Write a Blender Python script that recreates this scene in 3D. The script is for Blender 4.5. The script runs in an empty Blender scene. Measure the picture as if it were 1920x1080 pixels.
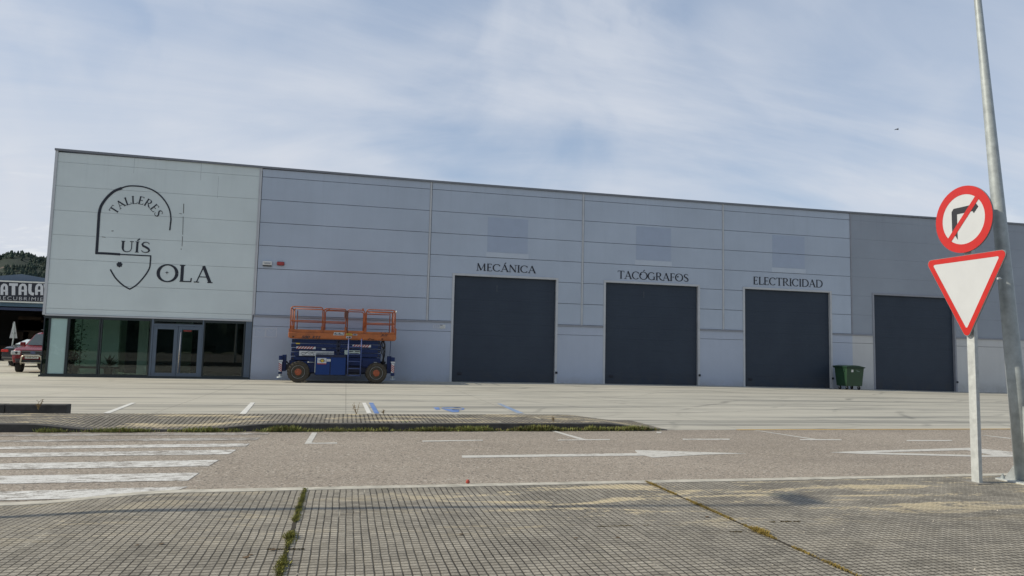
import bpy, bmesh, math, random
from mathutils import Vector, Matrix, noise as mn
R = math.radians
rnd = random.Random(7)
sc = bpy.context.scene
COL = sc.collection

# ------------------------------------------------------------------ camera
F, PIT, ROLL, YAW, CH = 1329.51, 0.087144, 0.023268, 0.226923, 1.45
D = 31.116          # distance of the long facade; world X runs along it, Y away from the camera

def ray(px, py):
    X = (px-960)/F; Y = (540-py)/F
    cr, sr = math.cos(ROLL), math.sin(ROLL); x = X*cr-Y*sr; y = X*sr+Y*cr
    cp, sp = math.cos(PIT), math.sin(PIT); d = cp-y*sp; u = sp+y*cp
    cy, sy = math.cos(YAW), math.sin(YAW)
    return Vector((x*cy+d*sy, -x*sy+d*cy, u))
def G(px, py, z=0.0):            # point of the photograph on a level surface
    r = ray(px, py); t = (z-CH)/r.z; return Vector((r.x*t, r.y*t, z))
def Wd(px, py, y=D):             # point of the photograph on an upright plane at depth y -> (x, z)
    r = ray(px, py); t = y/r.y; return (r.x*t, r.z*t+CH)

fw = ray(960, 540); rt = (ray(961, 540)-fw).normalized(); up = (ray(960, 539)-fw).normalized()
cam_d = bpy.data.cameras.new('camera'); cam = bpy.data.objects.new('camera', cam_d); COL.objects.link(cam)
M = Matrix((rt, up, -fw.normalized())).transposed().to_4x4(); M.translation = (0, 0, CH)
cam.matrix_world = M
cam_d.sensor_width = 36; cam_d.lens = F/1920*36; cam_d.clip_start = .05; cam_d.clip_end = 6000
sc.camera = cam

# ------------------------------------------------------------------ light
SUN_EL = R(34); SH = R(-5)                    # shadows fall towards +X, a little towards the camera
sdir = Vector((-math.cos(SH)*math.cos(SUN_EL), -math.sin(SH)*math.cos(SUN_EL), math.sin(SUN_EL)))
sun_d = bpy.data.lights.new('sun', 'SUN'); sun_d.energy = 3.1; sun_d.angle = R(.4); sun_d.color = (1, .90, .72)
sun = bpy.data.objects.new('sun', sun_d); COL.objects.link(sun)
sun.rotation_euler = sdir.to_track_quat('Z', 'Y').to_euler(); sun.location = (-20, 0, 30)
sc.view_settings.view_transform = 'Standard'; sc.view_settings.look = 'None'
sc.view_settings.exposure = 0.5; sc.view_settings.gamma = 1

wo = bpy.data.worlds.new('World'); sc.world = wo; wo.use_nodes = True
nt = wo.node_tree; N = nt.nodes; L = nt.links
for n in list(N): N.remove(n)
def nd(t, **k):
    n = N.new(t)
    for a, b in k.items(): setattr(n, a, b)
    return n
def vm(op, a, b=None):
    n = nd('ShaderNodeMath', operation=op)
    for i, v in enumerate((a, b)):
        if v is None: continue
        if isinstance(v, (int, float)): n.inputs[i].default_value = v
        else: L.new(v, n.inputs[i])
    return n.outputs[0]
sky = nd('ShaderNodeTexSky', sky_type='NISHITA', sun_disc=False, sun_elevation=SUN_EL, sun_rotation=math.atan2(sdir.x, sdir.y))
sky.air_density = 1.0; sky.dust_density = .8; sky.ozone_density = 1.6
tc = nd('ShaderNodeTexCoord'); sep = nd('ShaderNodeSeparateXYZ'); L.new(tc.outputs['Generated'], sep.inputs[0])
den = vm('ADD', vm('MAXIMUM', sep.outputs[2], 0.0), .22)
cx = vm('DIVIDE', sep.outputs[0], den); cyy = vm('DIVIDE', sep.outputs[1], den)
comb = nd('ShaderNodeCombineXYZ'); L.new(cx, comb.inputs[0]); L.new(cyy, comb.inputs[1])
def wnoise(scale, det, rot, stretch, dist=0, rough=.55, off=(0, 0, 0)):
    mp = nd('ShaderNodeMapping'); mp.inputs['Rotation'].default_value = (0, 0, R(rot)); mp.inputs['Scale'].default_value = (stretch, 1, 1)
    mp.inputs['Location'].default_value = off
    L.new(comb.outputs[0], mp.inputs[0])
    n = nd('ShaderNodeTexNoise'); n.inputs['Scale'].default_value = scale; n.inputs['Detail'].default_value = det
    n.inputs['Distortion'].default_value = dist; n.inputs['Roughness'].default_value = rough
    L.new(mp.outputs[0], n.inputs['Vector']); return n.outputs[0]
def mr(v, a, b, c, d):
    n = nd('ShaderNodeMapRange', interpolation_type='SMOOTHSTEP'); L.new(v, n.inputs[0])
    for i, q in enumerate((a, b, c, d)): n.inputs[i+1].default_value = q
    return n.outputs[0]
big = mr(wnoise(.75, 5, 35, .55, .35, .5, (3.1, .7, 0)), .38, .60, 0, 1)
fine = mr(wnoise(2.2, 8, 50, .3, .6, .6, (1, 4, 0)), .3, .75, 0, 1)
cl = vm('ADD', vm('MULTIPLY', big, .45), vm('MULTIPLY', fine, .42))
lowc = mr(sep.outputs[2], .05, .45, .36, 0)       # thicker veil near the horizon
leftc = mr(sep.outputs[0], -.75, .55, .34, -.08)   # and towards the sun
cl = vm('ADD', vm('ADD', cl, lowc), leftc)
# banks of cloud and clearer gaps, each a soft lobe round a direction of the sky
wob = nd('ShaderNodeTexNoise'); wob.inputs['Scale'].default_value = 3.2; wob.inputs['Detail'].default_value = 6; wob.inputs['Distortion'].default_value = .5
L.new(tc.outputs['Generated'], wob.inputs['Vector'])
wsc = nd('ShaderNodeVectorMath', operation='MULTIPLY_ADD'); L.new(wob.outputs['Color'], wsc.inputs[0]); wsc.inputs[1].default_value = (.22, .22, .22); L.new(tc.outputs['Generated'], wsc.inputs[2])
wof = nd('ShaderNodeVectorMath', operation='SUBTRACT'); L.new(wsc.outputs[0], wof.inputs[0]); wof.inputs[1].default_value = (.11, .11, .11)
for (lx, ly, rad, wgt) in ((230, 230, 17, .42), (950, 290, 13, .35), (1250, 170, 14, .16), (930, 190, 9, -.50), (800, 60, 9, -.34), (60, 190, 6, -.30), (1330, 210, 8, -.22), (1780, 200, 14, -.16), (60, 420, 8, .35), (1560, 320, 7, .16), (1150, 60, 9, .14)):
    dv = ray(lx, ly).normalized(); dn = nd('ShaderNodeVectorMath', operation='DOT_PRODUCT'); L.new(wof.outputs[0], dn.inputs[0]); dn.inputs[1].default_value = dv
    cl = vm('ADD', cl, mr(dn.outputs['Value'], math.cos(R(rad*1.7)), 1.0, 0, wgt*.55))
clf = mr(cl, .10, 1.2, .04, 1.0)
puff = mr(wnoise(5.5, 7, 10, .6, .3, .6, (2, 2, 0)), .50, .64, 0, 1)
puffz = vm('MULTIPLY', puff, mr(sep.outputs[2], .10, .26, .9, 0))
bg = nd('ShaderNodeVectorMath', operation='SCALE'); L.new(sky.outputs[0], bg.inputs[0]); bg.inputs['Scale'].default_value = .095
cloudc = nd('ShaderNodeMix', data_type='RGBA'); cloudc.inputs[6].default_value = (.465, .495, .55, 1); cloudc.inputs[7].default_value = (.56, .58, .60, 1)
L.new(puffz, cloudc.inputs[0])
blue = nd('ShaderNodeMix', data_type='RGBA'); blue.inputs[0].default_value = .55
L.new(bg.outputs[0], blue.inputs[6]); blue.inputs[7].default_value = (.265, .34, .46, 1)
mx = nd('ShaderNodeMix', data_type='RGBA'); L.new(clf, mx.inputs[0]); L.new(blue.outputs[2], mx.inputs[6]); L.new(cloudc.outputs[2], mx.inputs[7])
bgn = nd('ShaderNodeBackground'); bgn.inputs[1].default_value = 1.0; L.new(mx.outputs[2], bgn.inputs[0])
out = nd('ShaderNodeOutputWorld'); L.new(bgn.outputs[0], out.inputs[0])

# ------------------------------------------------------------------ materials
class NB:
    """small node builder"""
    def __init__(s, name):
        s.m = bpy.data.materials.new(name); s.m.use_nodes = True; s.t = s.m.node_tree
        s.N = s.t.nodes; s.L = s.t.links; s.b = s.N['Principled BSDF']; s.o = s.N['Material Output']
        s.tc = s.N.new('ShaderNodeTexCoord'); s.geo = s.N.new('ShaderNodeNewGeometry')
    def put(s, v, sock):
        if isinstance(v, (int, float)): sock.default_value = v
        elif isinstance(v, tuple): sock.default_value = v if len(v) != 3 or len(sock.default_value) == 3 else v+(1,)
        else: s.L.new(v, sock)
    def math(s, op, a, b=None, c=None, clamp=False):
        n = s.N.new('ShaderNodeMath'); n.operation = op; n.use_clamp = clamp
        for i, v in enumerate((a, b, c)):
            if v is not None: s.put(v, n.inputs[i])
        return n.outputs[0]
    def pos(s, scale=(1, 1, 1), rot=(0, 0, 0), loc=(0, 0, 0), obj=False):
        n = s.N.new('ShaderNodeMapping'); n.inputs['Scale'].default_value = scale; n.inputs['Rotation'].default_value = rot; n.inputs['Location'].default_value = loc
        s.L.new(s.tc.outputs['Object'] if obj else s.geo.outputs['Position'], n.inputs[0]); return n.outputs[0]
    def noise(s, scale, det=4, rough=.55, dist=0, vec=None):
        n = s.N.new('ShaderNodeTexNoise'); n.inputs['Scale'].default_value = scale; n.inputs['Detail'].default_value = det
        n.inputs['Roughness'].default_value = rough; n.inputs['Distortion'].default_value = dist
        s.L.new(vec if vec else s.geo.outputs['Position'], n.inputs['Vector']); return n.outputs[0]
    def rng(s, v, a, b, c=0., d=1.):
        n = s.N.new('ShaderNodeMapRange'); s.put(v, n.inputs[0])
        for i, q in enumerate((a, b, c, d)): n.inputs[i+1].default_value = q
        return n.outputs[0]
    def mix(s, f, a, b, mode='MIX'):
        n = s.N.new('ShaderNodeMix'); n.data_type = 'RGBA'; n.blend_type = mode
        s.put(f, n.inputs[0]); s.put(a, n.inputs[6]); s.put(b, n.inputs[7]); return n.outputs[2]
    def xyz(s):
        n = s.N.new('ShaderNodeSeparateXYZ'); s.L.new(s.geo.outputs['Position'], n.inputs[0]); return n.outputs
    def bump(s, h, strength=.3, dist=.01):
        n = s.N.new('ShaderNodeBump'); n.inputs['Strength'].default_value = strength; n.inputs['Distance'].default_value = dist
        s.put(h, n.inputs['Height']); s.L.new(n.outputs[0], s.b.inputs['Normal'])
    def fin(s, col, rough=.6, metal=0., spec=.5):
        s.put(col, s.b.inputs['Base Color']); s.put(rough, s.b.inputs['Roughness']); s.put(metal, s.b.inputs['Metallic'])
        s.b.inputs['Specular IOR Level'].default_value = spec; return s.m
MC = {}
def pm(name, col, rough=.55, metal=0., var=.12, scale=3., bump=0., spec=.5, dirt=None):
    if name in MC: return MC[name]
    b = NB(name); n = b.noise(scale, 5, .6)
    lo = tuple(c*(1-var) for c in col); hi = tuple(min(1, c*(1+var)) for c in col)
    c = b.mix(b.rng(n, .3, .7), lo, hi)
    if dirt:
        d = b.noise(scale*.6, 8, .7, .4); c = b.mix(b.math('MULTIPLY', b.rng(d, .5, .72), dirt[1]), c, dirt[0])
    if bump: b.bump(b.noise(scale*14, 3), bump, .004)
    MC[name] = b.fin(c, b.rng(n, .2, .8, max(.02, rough-.08), min(1, rough+.08)), metal, spec); return MC[name]

# walls: panel material with vertical streaks and cloudy soiling
def wall_mat(name, col, streak=.10, warm=(.30, .28, .24), lowfade=None):
    b = NB(name)
    big = b.noise(.35, 4, .6); st = b.noise(1, 5, .65, 0, b.pos((2.6, 1, .16)))
    fine = b.noise(26, 3, .6)
    c = b.mix(b.rng(big, .3, .7), tuple(x*.92 for x in col), tuple(x*1.06 for x in col))
    c = b.mix(b.math('MULTIPLY', b.rng(st, .45, .78), streak*2), c, tuple(x*.80 for x in col))
    c = b.mix(b.rng(fine, .35, .65, 0, .10), c, tuple(x*.86 for x in col))
    # rain runs below the coping, dirt splash at the foot
    z = b.xyz()[2]
    run = b.math('MULTIPLY', b.rng(b.noise(1, 4, .7, 0, b.pos((5, 1, .05))), .52, .72), b.rng(z, 7.0, 9.0, 0, .5))
    c = b.mix(run, c, tuple(x*.84 for x in col))
    foot = b.math('MULTIPLY', b.rng(z, .0, .35, .55, 0), b.rng(b.noise(2.2, 6, .7), .3, .7))
    c = b.mix(foot, c, warm)
    b.bump(fine, .06, .004)
    return b.fin(c, .62, 0, .35)
M_wall = wall_mat('painted_panel_bluegrey', (.405, .465, .550))
M_wallL = wall_mat('panel_greenish_grey', (.60, .665, .665), .06)
M_wallD = wall_mat('panel_dark_grey', (.285, .32, .37), .05)
M_plinth = wall_mat('plinth_blue', (.40, .45, .54), .09)
M_plinthR = wall_mat('plinth_concrete', (.52, .53, .53), .14)
M_trim = pm('trim_light', (.46, .48, .50), .5, 0, .06)
M_trimG = pm('trim_grey', (.25, .265, .30), .5, 0, .08)
M_coping = pm('coping', (.17, .18, .20), .45, .3, .08)
M_gap = pm('joint_sealant', (.045, .05, .06), .9)
M_seam = pm('soft_joint', (.42, .47, .48), .9)
M_black = pm('black_paint', (.012, .016, .028), .6, 0, .1)
M_dark = pm('dark_void', (.012, .013, .016), .8)
M_patch = pm('paint_patch_blue', (.335, .395, .50), .6, 0, .03)
M_patch2 = pm('paint_patch_pale', (.455, .512, .585), .6, 0, .03)
M_ghost = pm('ghost_outline', (.50, .53, .59), .6, 0, .05)
def door_mat():
    b = NB('door_navy'); z = b.xyz()[2]
    n = b.noise(.8, 5, .6, 0, b.pos((1, 1, .6)))
    c = b.mix(b.rng(n, .3, .7), (.026, .038, .058), (.033, .047, .069))
    c = b.mix(b.math('MULTIPLY', b.rng(z, 0, .7, .45, 0), b.rng(b.noise(3, 6, .7), .35, .65)), c, (.06, .058, .055))
    fr = b.math('FRACT', b.math('MULTIPLY', z, 8.3)); g = b.rng(b.math('ABSOLUTE', b.math('SUBTRACT', fr, .5)), .38, .5)
    b.bump(b.math('SUBTRACT', 1.0, g), .25, .006)
    return b.fin(c, .5, 0, .3)
M_door = door_mat()
M_frame = pm('steel_blue_frame', (.085, .115, .155), .4, .2, .06)
M_framed = pm('dark_frame', (.022, .032, .036), .4, .2, .06)
def glass_mat(name, tint, refl=1.0, rough=.01):
    b = NB(name); b.N.remove(b.b)
    t = b.N.new('ShaderNodeBsdfTransparent'); t.inputs[0].default_value = tint+(1,)
    g = b.N.new('ShaderNodeBsdfGlossy'); g.inputs['Roughness'].default_value = rough; g.inputs[0].default_value = (refl, refl, refl, 1)
    f = b.N.new('ShaderNodeFresnel'); f.inputs[0].default_value = 1.52
    m = b.N.new('ShaderNodeMixShader'); b.L.new(f.outputs[0], m.inputs[0]); b.L.new(t.outputs[0], m.inputs[1]); b.L.new(g.outputs[0], m.inputs[2])
    b.L.new(m.outputs[0], b.o.inputs[0]); return b.m
M_glass = glass_mat('tinted_glass', (.72, .79, .77), .9)
M_glassS = glass_mat('side_glass', (.52, .66, .62), 1.)
M_int = pm('interior_wall', (.60, .66, .64), .7, 0, .03)
M_teal = pm('interior_column', (.36, .50, .48), .25, 0, .03)
M_intfloor = pm('interior_floor', (.36, .36, .34), .25, 0, .08)

# ---- ground materials
def concrete_yard():
    b = NB('concrete_yard')
    P = b.xyz()
    big = b.noise(.13, 5, .6); mid = b.noise(.9, 6, .65); fine = b.noise(38, 4, .6)
    c = b.mix(b.rng(big, .3, .7), (.395, .376, .318), (.500, .476, .405))
    c = b.mix(b.rng(mid, .35, .75, 0, .35), c, (.32, .30, .245))
    c = b.mix(b.rng(P[0], -8, 12, 0, .5), c, (.375, .368, .325))
    # tyre marks and scuffs, long and thin, bending a little
    wob = b.noise(.12, 2, .5)
    for k, (sx, sy, rot, a, e, s, colr, det) in enumerate(((.06, 1.5, 3, .52, .66, .8, (.14, .145, .135), 6), (.10, 2.6, -5, .55, .68, .65, (.16, .16, .15), 5), (.16, 1.1, 9, .58, .72, .6, (.13, .135, .13), 5), (.05, 2.2, 0, .56, .70, .5, (.52, .51, .45), 5))):
        t = b.noise(1, det, .62, .9, b.pos((sx, sy, 1), (0, 0, R(rot)), (k*7.3, k*3.1, 0)))
        c = b.mix(b.math('MULTIPLY', b.rng(t, a, e), s), c, colr)
    for (ox, oy, per, wd_, st_) in ((26, 4, 1.7, .055, .55), (9, 45, 2.3, .045, .45), (31, 38, 2.9, .06, .5), (15, -9, 3.7, .05, .5)):
        ddx = b.math('SUBTRACT', P[0], ox); ddy = b.math('SUBTRACT', P[1], oy)
        rr_ = b.math('SQRT', b.math('ADD', b.math('MULTIPLY', ddx, ddx), b.math('MULTIPLY', ddy, ddy)))
        rr_ = b.math('ADD', rr_, b.math('MULTIPLY', b.noise(.22, 3, .5, 0, b.pos((1, 1, 1), (0, 0, 0), (ox, oy, 0))), 2.6))
        fq = b.math('MULTIPLY', b.math('ABSOLUTE', b.math('SUBTRACT', b.math('FRACT', b.math('DIVIDE', rr_, per)), .5)), per)
        ln = b.rng(fq, wd_*2.2, wd_*.5)
        msk = b.rng(b.noise(.35, 4, .6, 0, b.pos((.6, 1.2, 1), (0, 0, 0), (oy, ox, 0))), .50, .62)
        c = b.mix(b.math('MULTIPLY', b.math('MULTIPLY', ln, msk), b.math('MULTIPLY', b.rng(P[0], -4, 9, .25, 1), st_)), c, (.11, .112, .105))
    # soiling is heaviest where lorries turn in front of the shutters
    t = b.noise(.28, 6, .7, 1.2, b.pos((.5, 1.6, 1)))
    turn = b.math('MULTIPLY', b.rng(P[0], 2, 14, .0, 1), b.rng(t, .48, .70, 0, .45))
    c = b.mix(turn, c, (.19, .19, .175))
    # saw-cut joints
    def joint(ax, off, per, w):
        f = b.math('FRACT', b.math('DIVIDE', b.math('ADD', ax, off), per))
        d = b.math('MULTIPLY', b.math('ABSOLUTE', b.math('SUBTRACT', f, .5)), per)
        return b.rng(d, w, w*.4)
    j = b.math('MAXIMUM', joint(P[0], 3.75+1.9, 3.8, .02), joint(P[1], 2.0, 5.2, .02))
    c = b.mix(b.math('MULTIPLY', j, .35), c, (.12, .115, .10))
    sp = b.noise(7, 3, .5); c = b.mix(b.rng(sp, .68, .74, 0, .6), c, (.16, .15, .13))
    b.bump(b.math('ADD', fine, b.math('MULTIPLY', mid, .6)), .25, .006)
    return b.fin(c, .85, 0, .25)
M_yard = concrete_yard()
def asphalt():
    b = NB('asphalt')
    big = b.noise(.35, 5, .6); fine = b.noise(70, 3, .7)
    v = b.N.new('ShaderNodeTexVoronoi'); v.inputs['Scale'].default_value = 55; b.L.new(b.geo.outputs['Position'], v.inputs['Vector'])
    vs = b.N.new('ShaderNodeSeparateColor'); b.L.new(v.outputs['Color'], vs.inputs[0])
    c = b.mix(b.rng(big, .3, .7), (.315, .272, .220), (.395, .345, .285))
    c = b.mix(b.rng(fine, .38, .62, 0, .55), c, (.11, .098, .085))
    c = b.mix(b.rng(vs.outputs[0], .80, .90, 0, .75), c, (.46, .42, .36))
    c = b.mix(b.rng(vs.outputs[1], .84, .92, 0, .7), c, (.06, .055, .05))
    v2 = b.N.new('ShaderNodeTexVoronoi'); v2.inputs['Scale'].default_value = 11; b.L.new(b.geo.outputs['Position'], v2.inputs['Vector'])
    v2s = b.N.new('ShaderNodeSeparateColor'); b.L.new(v2.outputs['Color'], v2s.inputs[0])
    c = b.mix(b.math('MULTIPLY', b.rng(v2s.outputs[0], .86, .93, 0, .6), b.rng(v2.outputs['Distance'], .3, .2)), c, (.45, .42, .37))
    y = b.xyz()[1]
    # wheel tracks polished darker, oil down the middle
    tr = b.noise(1, 5, .6, .2, b.pos((.12, 1.3, 1)))
    c = b.mix(b.rng(tr, .45, .72, 0, .35), c, (.19, .165, .14))
    edge = b.math('MAXIMUM', b.rng(y, 7.6, 7.15, 0, .5), b.rng(y, 12.0, 12.6, 0, .35))
    c = b.mix(b.math('MULTIPLY', edge, b.rng(b.noise(4, 6, .7), .35, .6)), c, (.10, .09, .078))
    b.bump(b.math('ADD', fine, vs.outputs[2]), .55, .006)
    return b.fin(c, .88, 0, .25)
M_asph = asphalt()
def worn_paint(name, col, a=.40, e=.62, under=(.20, .18, .155), sc_=14):
    b = NB(name); n = b.noise(sc_, 6, .75, 0, b.pos((.45, 1, 1))); n2 = b.noise(1.1, 4, .6); n3 = b.noise(60, 3, .7)
    t = b.math('ADD', b.math('ADD', b.math('MULTIPLY', n, .55), b.math('MULTIPLY', n2, .25)), b.math('MULTIPLY', n3, .20))
    m = b.rng(t, a, e)
    c = b.mix(b.rng(n2, .3, .7), tuple(x*.85 for x in col), col)
    f = b.mix(m, c, under)
    f = b.mix(b.rng(n3, .62, .70, 0, .5), f, tuple(x*.5 for x in under))
    b.bump(n3, .3, .004)
    return b.fin(f, .75, 0, .3)
M_zebra = worn_paint('worn_white_paint', (.66, .66, .63), .47, .57)
M_zebraw = worn_paint('very_worn_white_paint', (.50, .49, .46), .44, .52)
M_line = worn_paint('white_line_paint', (.55, .54, .50), .52, .60)
M_lineL = worn_paint('yard_white_paint', (.66, .66, .62), .53, .66, (.37, .36, .31))
M_blue = worn_paint('yard_blue_paint', (.115, .215, .48), .50, .62, (.33, .33, .31))
M_blue2 = worn_paint('yard_blue_faded', (.20, .29, .46), .47, .60, (.35, .345, .31))
M_yel = worn_paint('yellow_line_paint', (.56, .36, .09), .50, .66, (.22, .18, .13))
def paving(name, tone=1.0, sand=1.0, per=.0555, w=.0026):
    b = NB(name); P = b.xyz()
    wx = b.math('MULTIPLY', b.math('SUBTRACT', b.noise(2.4, 4, .6), .5), .022)
    wy = b.math('MULTIPLY', b.math('SUBTRACT', b.noise(2.9, 4, .6), .5), .020)
    X = b.math('ADD', P[0], wx); Y = b.math('ADD', P[1], wy)
    def joint(ax, per, w, soft):
        f = b.math('FRACT', b.math('DIVIDE', ax, per)); d = b.math('MULTIPLY', b.math('SUBTRACT', .5, b.math('ABSOLUTE', b.math('SUBTRACT', f, .5))), per)
        return b.rng(d, w+soft, w)
    jn = b.rng(b.noise(5, 4, .7), .3, .58, .6, 1)
    jn2 = b.rng(b.noise(4, 4, .7, 0, b.pos((.6, 2.0, 1), (0, 0, 0), (4, 2, 0))), .30, .48, .6, 1)
    jx = b.math('MULTIPLY', joint(X, per, w, .0045), jn)
    jy = b.math('MULTIPLY', joint(Y, per, w*1.25, .0045), jn2)
    tx = joint(X, per*4, w*1.2, .004); ty = joint(Y, per*4, w*1.2, .004)
    far = tone > 1.2
    J = b.math('MAXIMUM', b.math('MAXIMUM', jx, jy), b.math('MULTIPLY', b.math('MAXIMUM', tx, ty), .9), clamp=True)
    # per-tile tone
    cmb = b.N.new('ShaderNodeCombineXYZ'); b.put(b.math('FLOOR', b.math('DIVIDE', X, per*4)), cmb.inputs[0]); b.put(b.math('FLOOR', b.math('DIVIDE', Y, per*4)), cmb.inputs[1])
    wn = b.N.new('ShaderNodeTexWhiteNoise'); b.L.new(cmb.outputs[0], wn.inputs['Vector'])
    cm2 = b.N.new('ShaderNodeCombineXYZ'); b.put(b.math('FLOOR', b.math('DIVIDE', X, per)), cm2.inputs[0]); b.put(b.math('FLOOR', b.math('DIVIDE', Y, per)), cm2.inputs[1])
    wn2 = b.N.new('ShaderNodeTexWhiteNoise'); b.L.new(cm2.outputs[0], wn2.inputs['Vector'])
    big = b.noise(.9, 6, .65); fine = b.noise(60, 4, .65); patch = b.noise(2.6, 6, .7, .4)
    g = lambda *c: tuple(x*tone for x in c)
    c = b.mix(b.rng(big, .32, .68), g(.215, .196, .156), g(.375, .345, .282))
    c = b.mix(b.math('MULTIPLY', wn.outputs[0], .62), c, g(.135, .125, .105))
    c = b.mix(b.math('MULTIPLY', wn2.outputs[0], .42), c, g(.44, .41, .345))
    c = b.mix(b.rng(patch, .50, .70, 0, .65), c, g(.120, .110, .090))
    c = b.mix(b.rng(fine, .35, .68, 0, .55), c, g(.095, .09, .082))
    c = b.mix(b.rng(b.noise(110, 2, .6), .60, .70, 0, .5), c, g(.42, .41, .37))
    # sandy worn patches where the grey skin has gone
    sn = b.noise(1, 6, .7, .5, b.pos((.75, 3.2, 1), (0, 0, R(4)), (11.2, 4.3, 0)))
    sn2 = b.noise(20, 4, .7)
    sf = b.math('MULTIPLY', b.rng(b.math('ADD', b.math('MULTIPLY', sn, .8), b.math('MULTIPLY', sn2, .2)), .525, .565), b.math('MULTIPLY', b.rng(P[1], 5.1, 5.8, .05, .95), b.rng(P[0], .3, 1.6, .30 if sand == 1 else 1.0, 1)))
    sf = b.math('MULTIPLY', sf, sand)
    c = b.mix(sf, c, b.mix(b.rng(sn2, .3, .7), (.48, .40, .25), (.60, .52, .36)))
    # pale cement smears in some joints
    sm = b.math('MULTIPLY', tx, b.rng(b.noise(1.6, 4, .6, 0, b.pos((2.6, .5, 1))), .60, .66))
    jc = b.mix(sm, g(.020, .017, .012), (.36, .34, .28))
    worn = b.math('SUBTRACT', 1.0, b.math('MULTIPLY', sf, .35))
    fade = b.rng(b.noise(.6, 3, .6, 0, b.pos((1, 1, 1), (0, 0, 0), (9, 9, 0))), .38, .62, .85, 1)
    c = b.mix(b.math('MULTIPLY', b.math('MULTIPLY', J, worn), fade), c, jc)
    h = b.math('ADD', b.math('MULTIPLY', b.math('SUBTRACT', 1.0, J), 1.0), b.math('MULTIPLY', fine, .18))
    b.bump(h, .45, .006)
    return b.fin(c, .85, 0, .25)
M_pave = paving('near_paving', 1.12)
M_pave2 = paving('island_paving', 1.21, 1.3, .078, .011)
M_kerb = pm('kerb_concrete', (.20, .19, .17), .85, 0, .3, 5, .4, .3, ((.07, .068, .055), .8))
M_kerbt = pm('kerb_top_concrete', (.44, .42, .36), .85, 0, .22, 7, .4, .3, ((.16, .15, .12), .7))
M_kerbd = pm('dark_kerb', (.062, .060, .056), .8, 0, .3, 6, .4, .3, ((.035, .035, .03), .8))
M_ground = pm('grassy_ground', (.16, .165, .085), .95, 0, .35, .25)
M_galv = pm('galvanised_steel', (.50, .53, .53), .45, .35, .14, 18, .05, .5)
M_galvd = pm('weathered_steel', (.36, .40, .41), .5, .3, .2, 10, .05, .5)

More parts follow.
